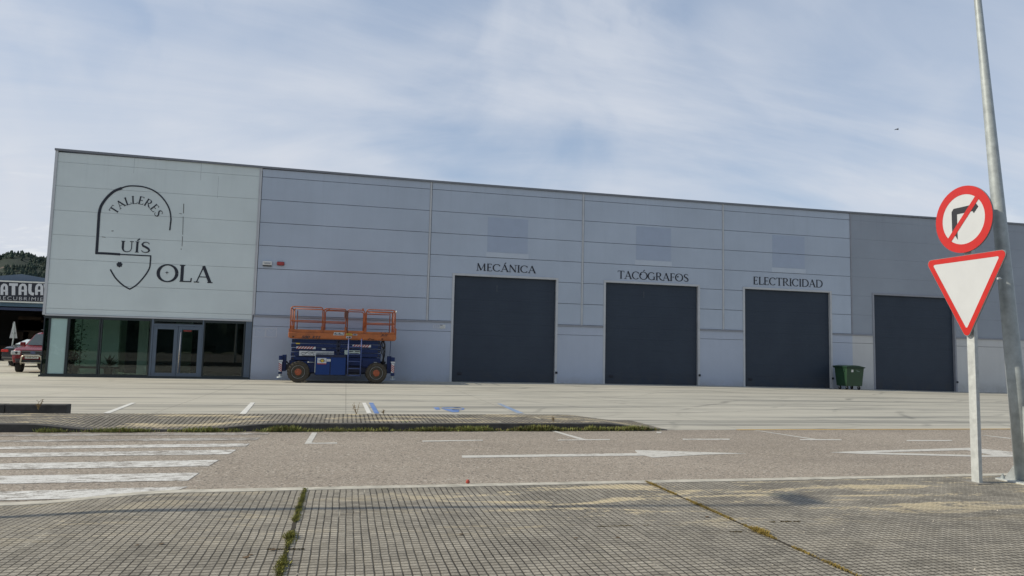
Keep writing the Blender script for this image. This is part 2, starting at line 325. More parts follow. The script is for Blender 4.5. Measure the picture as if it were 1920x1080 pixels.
# ------------------------------------------------------------------ mesh helpers
def tag(o, label=None, cat=None, group=None, kind=None):
    if label: o['label'] = label
    if cat: o['category'] = cat
    if group: o['group'] = group
    if kind: o['kind'] = kind
    return o
def empty(name, loc, label, cat, rz=0, group=None):
    o = bpy.data.objects.new(name, None); COL.objects.link(o); o.location = loc; o.rotation_euler = (0, 0, rz); o.empty_display_size = .1
    return tag(o, label, cat, group or {'potted_plant': 'indoor plants behind the office glass', 'street_lamp': 'lamp posts along the road', 'weed_plant': 'single weeds around the far pavement'}.get(name))
class MB:
    def __init__(s): s.v = []; s.f = []
    def add(s, vs, fs):
        k = len(s.v); s.v += [tuple(v) for v in vs]; s.f += [tuple(i+k for i in f) for f in fs]; return s
    def box(s, x0, x1, y0, y1, z0, z1):
        return s.add([(x0, y0, z0), (x1, y0, z0), (x1, y1, z0), (x0, y1, z0), (x0, y0, z1), (x1, y0, z1), (x1, y1, z1), (x0, y1, z1)],
              [(0, 3, 2, 1), (4, 5, 6, 7), (0, 1, 5, 4), (1, 2, 6, 5), (2, 3, 7, 6), (3, 0, 4, 7)])
    def tube(s, pts, r, n=10, cap=True):
        pts = [Vector(p) for p in pts]; rs = r if isinstance(r, (list, tuple)) else [r]*len(pts)
        rings = []
        prev = None
        for i, p in enumerate(pts):
            d = (pts[min(i+1, len(pts)-1)]-pts[max(i-1, 0)]).normalized()
            if prev is None: a = d.orthogonal().normalized()
            else:
                a = prev - d*prev.dot(d)
                a = a.normalized() if a.length > 1e-6 else d.orthogonal().normalized()
            prev = a; bb = d.cross(a)
            rings.append([p+(a*math.cos(t)+bb*math.sin(t))*rs[i] for t in [2*math.pi*j/n for j in range(n)]])
        vs = [v for rg in rings for v in rg]; fs = []
        for i in range(len(pts)-1):
            for j in range(n):
                a0 = i*n+j; a1 = i*n+(j+1) % n; fs.append((a0, a1, a1+n, a0+n))
        if cap: fs.append(tuple(reversed(range(n)))); fs.append(tuple(range((len(pts)-1)*n, len(pts)*n)))
        return s.add(vs, fs)
    def lathe(s, prof, c, axis='Y', n=28, cap=True):
        vs = []; fs = []
        for (a, r) in prof:
            for j in range(n):
                t = 2*math.pi*j/n; u, w = r*math.cos(t), r*math.sin(t)
                vs.append({'Y': (c[0]+u, c[1]+a, c[2]+w), 'Z': (c[0]+u, c[1]+w, c[2]+a), 'X': (c[0]+a, c[1]+u, c[2]+w)}[axis])
        for i in range(len(prof)-1):
            for j in range(n):
                a0 = i*n+j; a1 = i*n+(j+1) % n; fs.append((a0, a0+n, a1+n, a1))
        if cap: fs.append(tuple(range(n)))
        fs.append(tuple(reversed(range((len(prof)-1)*n, len(prof)*n))))
        return s.add(vs, fs)
    def prism(s, pts, y0, y1):           # outline in (x, z), thickness in y
        n = len(pts); vs = [(x, y0, z) for x, z in pts]+[(x, y1, z) for x, z in pts]
        fs = [tuple(range(n)), tuple(reversed(range(n, 2*n)))]+[(i, i+n, (i+1) % n+n, (i+1) % n) for i in range(n)]
        return s.add(vs, fs)
    def slab(s, pts, z0, z1):            # outline in (x, y), thickness in z
        n = len(pts); vs = [(x, y, z0) for x, y in pts]+[(x, y, z1) for x, y in pts]
        fs = [tuple(reversed(range(n))), tuple(range(n, 2*n))]+[(i, (i+1) % n, (i+1) % n+n, i+n) for i in range(n)]
        return s.add(vs, fs)
    def quad(s, a, b, c, d): return s.add([a, b, c, d], [(0, 1, 2, 3)])
    def build(s, name, mat, parent=None, world=True, bevel=0, smooth=False, label=None):
        me = bpy.data.meshes.new(name); me.from_pydata(s.v, [], s.f); me.update()
        bm = bmesh.new(); bm.from_mesh(me); bmesh.ops.recalc_face_normals(bm, faces=bm.faces); bm.to_mesh(me); bm.free()
        for m in (mat if isinstance(mat, list) else [mat]): me.materials.append(m)
        o = bpy.data.objects.new(name, me); COL.objects.link(o)
        if parent:
            o.parent = parent
            if world and parent.parent is None and parent.type == 'EMPTY': o.location = -Vector(parent.location)
        if smooth: me.shade_smooth()
        if bevel:
            md = o.modifiers.new('bevel', 'BEVEL'); md.width = bevel; md.segments = 2; md.limit_method = 'ANGLE'; md.angle_limit = R(40)
        if label: o['label'] = label
        return o
def surf(name, pts, z, mat, kind='structure'):
    m = MB(); m.add([(p[0], p[1], p[2] if len(p) > 2 else z) for p in pts], [tuple(range(len(pts)))])
    o = m.build(name, mat); tag(o, kind=kind); return o

# ------------------------------------------------------------------ lettering
TN = .062; TK = .165
def _arc(cx, cz, rx, rz, a0, a1, tk=TK, tn=TN, n=20):
    out = []
    for i in range(n+1):
        a = R(a0+(a1-a0)*i/n); out.append((cx+rx*math.cos(a), cz+rz*math.sin(a), tn+(tk-tn)*abs(math.cos(a))**1.6))
    return out
def _ln(x0, z0, x1, z1, w): return [(x0, z0, w), (x1, z1, w)]
def _sf(x, z, h=.13): return _ln(x-h, z, x+h, z, TN*.9)
GL = {
 'A': (.86, [_ln(.10, .02, .42, 1.0, TN), _ln(.40, 1.0, .76, .02, TK), _ln(.22, .34, .62, .34, TN*.8), _sf(.10, .02), _sf(.76, .02)]),
 'C': (.86, [_arc(.46, .5, .40, .48, 42, 318), _ln(.76, .70, .78, .92, TN)]),
 'D': (.92, [_ln(.16, 0, .16, 1, TK), _arc(.38, .5, .46, .48, -90, 90), _ln(.06, .02, .40, .02, TN), _ln(.06, .98, .40, .98, TN)]),
 'E': (.66, [_ln(.16, 0, .16, 1, TK), _ln(.06, .02, .58, .02, TN), _ln(.06, .98, .55, .98, TN), _ln(.16, .52, .44, .52, TN), _ln(.58, 0, .60, .2, TN), _ln(.55, 1, .56, .84, TN), _ln(.44, .44, .44, .60, TN)]),
 'F': (.62, [_ln(.16, 0, .16, 1, TK), _ln(.06, .98, .55, .98, TN), _ln(.16, .52, .44, .52, TN), _ln(.55, 1, .56, .84, TN), _ln(.44, .44, .44, .60, TN), _sf(.16, .02)]),
 'G': (.92, [_arc(.46, .5, .40, .48, 42, 330), _ln(.78, .02, .78, .42, TK*.8), _sf(.76, .43, .14)]),
 'I': (.34, [_ln(.17, 0, .17, 1, TK), _sf(.17, .02), _sf(.17, .98)]),
 'L': (.64, [_ln(.16, 0, .16, 1, TK), _ln(.06, .02, .60, .02, TN), _ln(.60, 0, .62, .24, TN), _sf(.16, .98)]),
 'M': (1.08, [_ln(.14, 0, .17, 1, TN), _ln(.17, 1, .52, .05, TK), _ln(.52, .05, .88, 1, TN), _ln(.90, 0, .88, 1, TK), _sf(.14, .02), _sf(.91, .02)]),
 'N': (.90, [_ln(.14, 0, .14, 1, TN), _ln(.14, 1, .76, .02, TK), _ln(.76, .0, .76, 1, TN), _sf(.14, .02), _sf(.76, .98)]),
 'O': (.98, [_arc(.49, .5, .43, .48, 0, 360, n=36)]),
 'R': (.84, [_ln(.16, 0, .16, 1, TK), _arc(.36, .74, .25, .24, -90, 90), _ln(.06, .98, .38, .98, TN), _ln(.16, .50, .38, .50, TN), [(.36, .5, TN), (.60, .16, TK*.9), (.84, .0, TN)], _sf(.16, .02)]),
 'S': (.70, [[(.58, .80, TN), (.52, .92, TN), (.36, .98, TN), (.20, .92, TN*1.6), (.12, .78, TK*.9), (.18, .63, TK), (.36, .52, TK), (.54, .38, TK), (.60, .22, TK*.9), (.52, .08, TN*1.6), (.34, .02, TN), (.16, .08, TN), (.10, .22, TN)]]),
 'T': (.80, [_ln(.40, 0, .40, 1, TK), _ln(.04, .98, .76, .98, TN), _ln(.04, 1, .03, .80, TN), _ln(.76, 1, .77, .80, TN), _sf(.40, .02)]),
 'U': (.88, [_ln(.16, .36, .16, 1, TK), [(.16, .38, TK), (.18, .22, TK*.8), (.26, .08, TN*1.5), (.42, .02, TN), (.58, .06, TN), (.68, .18, TN), (.72, .36, TN)], _ln(.72, .34, .72, 1, TN), _sf(.16, .98), _sf(.72, .98)]),
}
for base, acc in (('A', 'Á'), ('I', 'Í'), ('O', 'Ó')):
    w, st = GL[base]; c = w/2
    GL[acc] = (w, st+[_ln(c-.02, 1.07, c+.14, 1.27, TN*1.6)])
def stroke(mb, pts, y, tf=lambda x, z: (x, z), k=[0]):
    """a flat ribbon with a width at each point, on an upright plane"""
    k[0] = (k[0]+1) % 9; yy = y-.0006*k[0]
    P = [Vector((p[0], p[1])) for p in pts]; Lf = []; Rt = []
    for i, p in enumerate(P):
        d = (P[min(i+1, len(P)-1)]-P[max(i-1, 0)]); d.normalize(); nn = Vector((-d.y, d.x))*pts[i][2]/2
        Lf.append(p+nn); Rt.append(p-nn)
    vs = []
    for a in Lf+Rt:
        x, z = tf(a.x, a.y); vs.append((x, yy, z))
    n = len(P); mb.add(vs, [(i, i+1, n+i+1, n+i) for i in range(n-1)])
def textw(t, gap=.06): return sum(GL[c][0]+gap for c in t)
def wall_text(mb, t, x0, x1, z, h, y, gap=.06, slope=0.):
    tot = textw(t, gap)*1.0; s = (x1-x0)/tot; x = x0
    for c in t:
        w, st = GL[c]
        for q in st:
            stroke(mb, [(x+a*s, z+slope*(x-x0)+b*h, ww*(s+h)/2) for a, b, ww in q], y)
        x += (w+gap)*s
def font_mesh(t, size, offset=0., extrude=.002, shear=0., space=1.):
    cu = bpy.data.curves.new('txt', 'FONT'); cu.body = t; cu.size = size; cu.offset = offset; cu.extrude = extrude; cu.shear = shear; cu.space_character = space; cu.resolution_u = 3
    o = bpy.data.objects.new('txt', cu); COL.objects.link(o)
    dg = bpy.context.evaluated_depsgraph_get(); me = bpy.data.meshes.new_from_object(o.evaluated_get(dg))
    bpy.data.objects.remove(o); return me
def font_on_wall(mb, t, x0, x1, z0, z1, y, offset=0., shear=0., space=1., facing=-1):
    """block lettering fitted into a rectangle on an upright plane"""
    me = font_mesh(t, 1., offset, .0, shear, space); xs = [v.co.x for v in me.vertices]; ys = [v.co.y for v in me.vertices]
    ax, bx, az, bz = min(xs), max(xs), min(ys), max(ys)
    vs = [(x0+(v.co.x-ax)/(bx-ax)*(x1-x0), y, z0+(v.co.y-az)/(bz-az)*(z1-z0)) for v in me.vertices]
    mb.add(vs, [tuple(p.vertices) for p in me.polygons]); bpy.data.meshes.remove(me)

# ================================================================== SETTING
def sstep(a, b, x):
    t = max(0., min(1., (x-a)/(b-a))); return t*t*(3-2*t)
def LZ(x, y):                               # the yard falls a little towards the right-hand end of the building
    b = -.00036*max(0, min(x, 31)-8)**2-.004*max(0, x-31)
    return b*sstep(13, 30, y)
def grid(name, x0, x1, nx, y0, y1, ny, zf, mat, xs=None, ys=None):
    xs = xs or [x0+(x1-x0)*i/nx for i in range(nx+1)]; ys = ys or [y0+(y1-y0)*i/ny for i in range(ny+1)]
    m = MB(); m.add([(x, y, zf(x, y)) for y in ys for x in xs], [(j*len(xs)+i, j*len(xs)+i+1, (j+1)*len(xs)+i+1, (j+1)*len(xs)+i) for j in range(len(ys)-1) for i in range(len(xs)-1)])
    o = m.build(name, mat, smooth=True); tag(o, kind='structure'); return o
m = MB(); m.quad((-2500, -2500, -.9), (2500, -2500, -.9), (2500, 2500, -.9), (-2500, 2500, -.9)); tag(m.build('ground', M_ground), kind='structure')
grid('yard_pavement', -70, 90, 80, 12.66, 72, 40, LZ, M_yard)
surf('road', [(-90, 6.4), (110, 6.4), (110, 12.66), (-90, 12.66)], 0, M_asph)

def dropn(x): return sstep(-1.45, -2.75, x)*(1-sstep(-8.2, -9.4, x)) if x > -8.3 else 1-sstep(-8.2, -9.4, x)
def dropn(x): return (sstep(1.45, 2.75, -x))*(1-sstep(8.2, 9.4, -x))
def PZ(x, y): return .10-.078*dropn(x)*sstep(5.6, 7.05, y)+.004*math.sin(x*.9)*math.sin(y*1.3)
xs = [-60, -40, -20, -12]+[-10+.25*i for i in range(101)]+[20, 30, 60, 90]; ys = [-30, -10, 0, 2]+[3+.2*i for i in range(21)]
KY0, KY1 = 7.02, 7.15
grid('near_pavement', 0, 0, 0, 0, 0, 0, PZ, M_pave, xs, [y for y in ys if y < KY0]+[KY0])
m = MB()
for i, (a, b) in enumerate(zip(xs[:-1], xs[1:])):
    za, zb, zc, zd = PZ(a, KY0), PZ(b, KY0), PZ(b, KY1), PZ(a, KY1)
    k = .004; j0, j1 = .014*mn.noise((a*2.3, 0, 0)), .014*mn.noise((b*2.3, 0, 0))
    m.add([(a, KY0, za+k), (b, KY0, zb+k), (b, KY1+j1, zc+k), (a, KY1+j0, zd+k), (a, KY1+.015+j0, -.02), (b, KY1+.015+j1, -.02), (a, KY0, -.1), (b, KY0, -.1)],
          [(0, 1, 2, 3), (3, 2, 5, 4), (0, 6, 7, 1)])
tag(m.build('near_kerb', M_kerbt), kind='structure')

# far pavement strip between road and yard, with a dropped kerb at the crossing
def dropf(x): return sstep(1.0, 2.6, -x)*(1-sstep(3.7, 4.9, -x))
def IZ(x, y): return (.125-.095*dropf(x)*(1-sstep(12.8, 14.2, y)))*(1-.93*sstep(4.7, 6.0, x+.15*(y-12.6)))
xs2 = [-60, -40, -20, -10]+[-8+.2*i for i in range(71)]; ys2 = [12.76, 12.9, 13.2, 13.5, 13.8, 14.1, 14.42]
grid('far_pavement', 0, 0, 0, 0, 0, 0, IZ, M_pave2, xs2, ys2)
m = MB()
for a, b in zip(xs2[:-1], xs2[1:]):
    m.add([(a, 12.60, -.02), (b, 12.60, -.02), (b, 12.60, IZ(b, 12.76)-.003), (a, 12.60, IZ(a, 12.76)-.003), (b, 12.615, IZ(b, 12.76)+.004), (a, 12.615, IZ(a, 12.76)+.004), (b, 12.765, IZ(b, 12.76)+.004), (a, 12.765, IZ(a, 12.76)+.004)],
          [(0, 1, 2, 3), (3, 2, 4, 5), (5, 4, 6, 7)])
tag(m.build('far_kerb', M_kerbd), kind='structure')
m = MB()
for a, b in zip(xs2[:-1], xs2[1:]): m.add([(a, 14.42, IZ(a, 14.42)), (b, 14.42, IZ(b, 14.42)), (b, 14.43, -.02), (a, 14.43, -.02)], [(0, 1, 2, 3)])
tag(m.build('far_pavement_edge', M_kerb), kind='structure')
m = MB()
for i in range(14): m.box(-4.93-1.0*(i+1)+.008, -4.93-1.0*i, 14.60, 14.84, 0, .265)
tag(m.build('raised_kerb_row', M_kerbd, bevel=.015), 'dark raised kerb stones along the back of the far pavement', 'kerb')

# ---- painted markings
def mark(name, px, mat, z=.004, ext=None):
    P = [G(x, y, z) for x, y in px]
    m = MB(); m.add(P, [tuple(range(len(P)))]); o = m.build(name, mat); tag(o, kind='structure'); return o
mk = MB(); mw = MB()
for (r0, r1, l1, l0, mm) in (((505, 811.5), (500, 814.5), (60, 817.5), (60, 814), mw), ((488, 820), (480, 825), (0, 828.5), (0, 825), mw),
        ((468, 831), (461, 837), (0, 842), (0, 837.5), mk), ((443, 843), (430, 851.5), (0, 857), (0, 849.5), mk), ((411, 862), (391, 874), (0, 880), (0, 869), mk),
        ((374, 886), (352, 901), (0, 907), (0, 892), mk), ((352, 912), (300, 930), (0, 938), (0, 921.5), mk)):
    a, b, c, d = [G(*p, .004) for p in (r0, r1, l1, l0)]
    xe = -7.6
    d2 = a+(d-a)*((xe-a.x)/(d.x-a.x)); c2 = b+(c-b)*((xe-b.x)/(c.x-b.x))
    for q in (a, b, c2, d2): q.z = .004
    mm.add([a, b, c2, d2], [(0, 1, 2, 3)])
tag(mk.build('zebra_crossing', M_zebra), kind='structure'); tag(mw.build('zebra_crossing', M_zebraw), kind='structure')
mark('bay_marking', [(585, 811), (595, 811), (584, 830), (632, 829.5), (632, 831.5), (571, 832)], M_line)
mark('edge_dash', [(792, 826), (905, 824.5), (905, 826), (792, 828)], M_line)
mark('bay_marking', [(1026, 805.5), (1033, 805.5), (1099, 823.5), (1144, 823.2), (1144, 824.6), (1046, 825.6), (1046, 824.2), (1086, 823.8)], M_line)
mark('bay_marking', [(1413, 806.5), (1418, 806.5), (1530, 823.2), (1578, 823.8), (1578, 825.2), (1500, 825), (1500, 823.4), (1520, 823.2)], M_line)
mark('edge_dash', [(1700, 825), (1785, 825), (1785, 826.8), (1700, 826.8)], M_line)
mark('edge_dash', [(1280, 822.5), (1368, 822.5), (1368, 824.5), (1280, 824.5)], M_line)
mark('bay_marking', [(1840, 816), (1846, 816), (1960, 828), (1960, 830.5)], M_line)
mark('edge_dash', [(1231, 809.5), (1240, 809.5), (1240, 811.8), (1231, 811.8)], M_line)
mark('lane_arrow', [(866, 854), (1195, 849.5), (1190, 844), (1225, 844.5), (1270, 846), (1330, 848), (1402, 850), (1330, 852), (1270, 855), (1224, 858), (1208, 854), (866, 858.2)], M_line)
mark('lane_arrow', [(1553, 848), (1612, 845.5), (1800, 840.2), (1820, 839.5), (1905, 851), (1985, 857), (1830, 856.5), (1612, 850), (1700, 851.5), (1850, 853), (1790, 845), (1730, 846), (1612, 849)][:0] or
     [(1555, 848), (1612, 845.6), (1822, 839.4), (1985, 856), (1830, 856.6), (1836, 853.4), (1862, 853.6), (1812, 843.8), (1640, 848.2), (1836, 853.4), (1830, 856.2), (1612, 850.8)], M_line)
y1 = [G(x, 806.2+.0015*(x-1400), .006) for x in range(1385, 2300, 60)]
m = MB()
for a, b in zip(y1[:-1], y1[1:]): m.quad((a.x, 12.60, .004), (b.x, 12.60, .004), (b.x, 12.68, .005), (a.x, 12.68, .005))
tag(m.build('yellow_edge_line', M_yel), kind='structure')
zb = lambda px: [(x, y) for x, y in px]
mark('parking_line', [(246, 755), (255, 755), (206, 774.5), (193, 774.5)], M_lineL, .006)
mark('parking_line', [(470, 754.5), (478, 754.5), (460, 777), (448, 777)], M_lineL, .006)
mark('parking_line', [(679, 755), (686, 755), (697, 775), (688, 775)], M_lineL, .006)
mark('parking_line', [(691.5, 755), (699.5, 755), (711, 775), (702, 775)], M_blue, .006)
mark('parking_line', [(932, 756.5), (939, 756.5), (983, 775), (970, 775)], M_blue2, .006)
m = MB()
def wc(px, r=None):
    P = [G(x, y, .006) for x, y in px]; m.add(P, [tuple(range(len(P)))])
wc([(812, 763.5), (822, 763.5), (826, 768), (817, 768)]); wc([(826, 765.6), (840, 766.5), (861, 767.5), (860, 772.4), (848, 772.8), (836, 769)])
wc([(828, 763.4), (862, 763.4), (864, 764.6), (829, 764.6)])
ring = [(857+14*math.cos(t), 766.4+2.6*math.sin(t), 857+10.5*math.cos(t), 766.4+1.6*math.sin(t)) for t in [R(a) for a in range(-120, 141, 20)]]
for a, b in zip(ring[:-1], ring[1:]): wc([(a[0], a[1]), (b[0], b[1]), (b[2], b[3]), (a[2], a[3])])
tag(m.build('wheelchair_symbol', M_blue), kind='structure')

# ================================================================== MAIN BUILDING
XE = [-11.55, -3.80, 3.40, 10.52, 17.72, 24.92, 32.1, 39.3, 46.5]     # bay edges (the measured ones are 7.2 m apart)
ROOF = [9.03, 8.95, 8.90, 8.89, 8.90, 8.93, 9.0, 9.02, 9.02]
ZJ = [2.66, 3.63, 4.605, 5.58, 6.555, 7.53, 8.50]
bl = empty('workshop_building', (8, D, 0), 'long grey panel-clad workshop with four dark shutter doors and a glazed corner office', 'building')
# dark core behind the panels, roof and the other walls
m = MB(); m.box(-3.7, 46.4, D+.15, D+.35, 2.6, 8.8); m.box(-11.45, -3.7, D+.15, D+.35, 2.7, 8.8); m.build('panel_joint', M_gap, bl)
m = MB(); m.box(-11.50, 46.5, D+.36, D+34, 8.5, 8.75); m.build('roof', M_trimG, bl)
m = MB(); m.box(-11.55, -11.40, D+5.0, D+34, -.3, 9.0); m.box(-11.55, -11.40, D+.13, D+5.0, 2.45, 9.0); m.box(-11.4, 46.5, D+33.85, D+34, -.4, 9.0); m.box(46.36, 46.5, D+.12, D+33.85, -.6, 9.0); m.build('wall', M_wallL, bl)
DOORS = [(4.56, 9.26), (11.67, 16.37), (18.87, 23.64), (26.22, 31.10)]
DZ = 4.70; FWd = .10
for b in range(8):
    x0, x1 = XE[b]+.055, XE[b+1]-.055; g = .010
    mm = MB()
    zs = ZJ+[min(ROOF[b], ROOF[b+1])-.06]
    hole = None
    for d0, d1 in DOORS:
        if x0 < d0 < x1: hole = (d0-FWd, d1+FWd)
    dz = DZ+FWd
    if b == 0: zs = [2.44]+zs
    for k in range(len(zs)-1):
        gg = (.0045 if b == 0 else g) if b < 5 else .002
        a, c = zs[k]+gg, zs[k+1]-gg
        if b >= 5: a += 0
        jit = rnd.uniform(-.002, .002); y0, y1 = D+jit, D+.14
        if hole and a < dz:
            mm.box(x0, hole[0], y0, y1, a, c); mm.box(hole[1], x1, y0, y1, a, c)
            if c > dz: mm.box(hole[0], hole[1], y0+.001, y1, dz, c)
        else: mm.box(x0, x1, y0, y1, a, c)
    mm.build('wall_panel', M_wallL if b == 0 else (M_wall if b < 5 else M_wallD), bl)
# plinth (smooth concrete) with its own joint
m = MB(); m2 = MB()
def plin(mb, a, c): mb.box(a, c, D-.012, D+.2, -.5, 2.19); mb.box(a, c, D-.012, D+.2, 2.205, 2.585)
edges = [(-3.80, DOORS[0][0]-FWd), (DOORS[0][1]+FWd, DOORS[1][0]-FWd), (DOORS[1][1]+FWd, DOORS[2][0]-FWd), (DOORS[2][1]+FWd, 24.9)]
for a, c in edges: m = MB(); plin(m, a, c); m.build('plinth', M_plinth, bl)
for a, c in [(24.9, DOORS[3][0]-FWd), (DOORS[3][1]+FWd, 46.4)]: m = MB(); plin(m, a, c); m.build('plinth', M_plinthR, bl)
for a, c in edges+[(24.9, DOORS[3][0]-FWd), (DOORS[3][1]+FWd, 46.4)]:
    m = MB(); m.box(a+.002, c-.002, D-.05, D+.1, 2.587, 2.655); m.build('flashing_strip', M_trimG, bl)
# upright cover strips over the joints between bays
for i in range(1, 8):
    x = XE[i]; top = ROOF[i]-.07
    m = MB(); m.box(x-.035, x+.035, D-.025, D+.1, 2.66, top); m.box(x-.052, x-.038, D-.004, D+.1, 2.66, top)
    m.build('cover_strip', M_trim if i < 5 else M_trimG, bl)
m = MB(); m.box(-11.60, -11.50, D-.03, D+.1, 2.40, 8.97); m.build('corner_trim', M_trim, bl)
m = MB(); m.box(-11.50, -3.86, D-.035, D+.1, 2.375, 2.432); m.build('corner_trim', M_trim, bl)
m = MB(); m.box(-3.875, -3.84, D-.03, D+.1, 2.38, 8.9); m.build('corner_trim', M_trim, bl)
# coping following the slightly sagging roof line
m = MB()
for i in range(8):
    a, c, za, zc = XE[i]-(.07 if i == 0 else 0), XE[i+1], ROOF[i], ROOF[i+1]
    m.add([(a, D-.06, za-.085), (c, D-.06, zc-.085), (c, D+.3, zc-.085), (a, D+.3, za-.085), (a, D-.06, za), (c, D-.06, zc), (c, D+.3, zc+.01), (a, D+.3, za+.01)],
          [(0, 1, 5, 4), (4, 5, 6, 7), (2, 3, 7, 6), (0, 3, 2, 1)]+([(0, 4, 7, 3)] if i == 0 else []))
m.build('coping', M_coping, bl)
# short upright seams and old marks in the pale block
for px, ya, yb in ((253, 291, 325), (378, 303, 338), (410, 330, 372)):
    m = MB(); x, za = Wd(px, ya, D-.003); _, zb_ = Wd(px, yb, D-.003); m.box(x-.008, x+.008, D-.003, D+.01, zb_, za); m.build('panel_seam', M_seam, bl)
M_grime = pm('grime', (.12, .12, .12), .8)
for pts, w in (([(344.5, 382), (344, 400)], .03), ([(343.5, 406), (342.5, 440)], .022), ([(342.3, 443), (341.3, 462)], .022), ([(340, 466), (339.5, 468)], .03), ([(336, 400), (341, 401)], .02), ([(209, 433), (213, 433)], .03), ([(191, 444), (198, 445)], .02)):
    m = MB(); stroke(m, [Wd(x, y, D-.005)+(w,) for x, y in pts], D-.005); m.build('fixing_mark', M_grime, bl)
# faint paint patches above the shutters
for (a, t, c, bo) in ((915, 408, 989, 476), (1193, 425, 1258, 490), (1448, 441, 1509, 504)):
    xa, z1 = Wd(a, t); xc, z0 = Wd(c, bo)
    zlo = 5.60+.012 if z0 < 5.6 else z0
    m = MB(); m.box(xa, xc, D-.006, D, 6.568, min(z1+.02, 7.51)); m.box(xa, xc, D-.006, D, max(z0, 5.60), 6.542); m.build('paint_patch', M_patch, bl)
    m = MB(); m.box(xa-.05, xc+.05, D-.005, D, 5.595, max(z0, 5.62)-.02); m.build('paint_patch', M_patch2, bl)

# shutters
for i, (d0, d1) in enumerate(DOORS):
    zb0 = LZ((d0+d1)/2, D)-.03
    m = MB(); m.box(d0-FWd, d0, D-.03, D+.2, zb0-.3, DZ); m.box(d1, d1+FWd, D-.03, D+.2, zb0-.3, DZ); m.box(d0-FWd, d1+FWd, D-.032, D+.2, DZ, DZ+FWd-.002)
    ff = m.build('door_frame', M_trim if i < 3 else M_trimG, bl)
    m = MB(); n = 9; hh = (DZ-zb0)/n
    for k in range(n): m.box(d0+.002, d1-.002, D+.11, D+.16, zb0+k*hh+.0012, zb0+(k+1)*hh-.0012)
    m.box(d0+.002, d1-.002, D+.15, D+.17, zb0, DZ)
    dd = m.build('shutter_door', M_door, bl)
    if i < 3:
        m = MB(); m.box(d0+.25, d0+.45, D+.085, D+.11, zb0+.33, zb0+.45); m.box(d0+.30, d0+.40, D+.06, D+.085, zb0+.36, zb0+.42); m.build('handle', M_black, dd, bevel=.008)
    m = MB(); m.box(d1+.02, d1+.12, D-.07, D-.03, zb0+.45, zb0+.55); m.build('lock', M_black, dd, bevel=.008)
    if i < 2:
        m = MB(); m.box(d0+1.94, d0+1.97, D+.105, D+.11, 4.05, 4.35); m.build('scratch', pm('scratch', (.06, .07, .085)), dd)

# names over the shutters
for t, (xa, ya), (xb, yb), hp in (('MECÁNICA', (893, 507), (1005, 514), 13.6), ('TACÓGRAFOS', (1158, 522), (1292, 527.5), 14.6), ('ELECTRICIDAD', (1412, 533), (1543, 539.5), 14.4)):
    x0, z0 = Wd(xa, ya, D-.008); x1, z1 = Wd(xb, yb, D-.008); _, zt = Wd(xa, ya-hp, D-.008)
    m = MB(); wall_text(m, t, x0, x1, z0, zt-z0, D-.008, .02)
    if t == 'TACÓGRAFOS':
        for px, py in ((1201.5, 514.5), (1271, 519)):
            x, z = Wd(px, py, D-.008)
            m.add([(x-.05, D-.011, z), (x, D-.011, z-.05), (x+.05, D-.011, z), (x, D-.011, z+.05)], [(0, 1, 2, 3)])
    m.build('lettering', M_black, bl)
# emblem and name on the pale block, traced in wall coordinates
s5 = lambda x, y: Wd(170+x/4.908, 340+y/4.908, D-.008)
def curve(pts, w, sub=6):
    P = [Vector(s5(x, y)) for x, y in pts]; out = []
    for i in range(len(P)-1):
        p0, p1, p2, p3 = P[max(i-1, 0)], P[i], P[i+1], P[min(i+2, len(P)-1)]
        for k in range(sub):
            t = k/sub; q = .5*((2*p1)+(p2-p0)*t+(2*p0-5*p1+4*p2-p3)*t*t+(3*p1-p0-3*p2+p3)*t**3); out.append((q.x, q.y, w))
    out.append((P[-1].x, P[-1].y, w)); return out
m = MB(); yy = D-.008
stroke(m, curve([(728, 450), (734, 395), (738, 335), (722, 250), (672, 165), (592, 92), (490, 52), (390, 42), (330, 47), (285, 62)], .055), yy)
stroke(m, curve([(288, 62), (215, 92), (145, 155), (95, 230), (77, 300)], .105), yy)
stroke(m, curve([(77, 298), (66, 480), (54, 668)], .105), yy)
stroke(m, curve([(44, 660), (150, 664), (272, 672)], .095), yy)
stroke(m, curve([(268, 672), (410, 679), (556, 686)], .05), yy)
stroke(m, curve([(553, 683), (549, 740), (543, 790), (522, 835), (478, 895), (420, 955), (358, 993)], .055), yy)
stroke(m, curve([(364, 994), (300, 958), (235, 897), (200, 845), (181, 810)], .055), yy)
m.build('emblem', M_black, bl)
m = MB(); cx0, cz0 = s5(265, 766)
m.add([(cx0+.105*(1+.12*math.sin(7*t))*math.cos(t), D-.008, cz0+.105*(1+.12*math.sin(7*t))*math.sin(t)) for t in [2*math.pi*i/40 for i in range(40)]], [tuple(range(40))]); m.build('spotlight_mark', M_black, bl)
m = MB()
def line_text(t, pa, pb, hp, gap=.03):
    (x0, z0), (x1, z1) = s5(*pa), s5(*pb); zt = s5(pa[0], pa[1]-hp)[1]; wall_text(m, t, x0, x1, z0, zt-z0, yy, gap, (z1-z0)/(x1-x0))
line_text('UÍS', (270, 648), (556, 659), 101, .03)
m.build('lettering', M_black, bl); m = MB()
line_text('O', (604, 922), (800, 922), 162, .0); line_text('LA', (806, 922), (1142, 938), 154, .14)
x, z = s5(702, 840)
m.add([(x+(.085 if i % 2 == 0 else .02)*math.cos(i*math.pi/4), D-.012, z+(.085 if i % 2 == 0 else .02)*math.sin(i*math.pi/4)) for i in range(8)], [tuple(range(8))])
m.build('lettering', M_black, bl); m = MB()
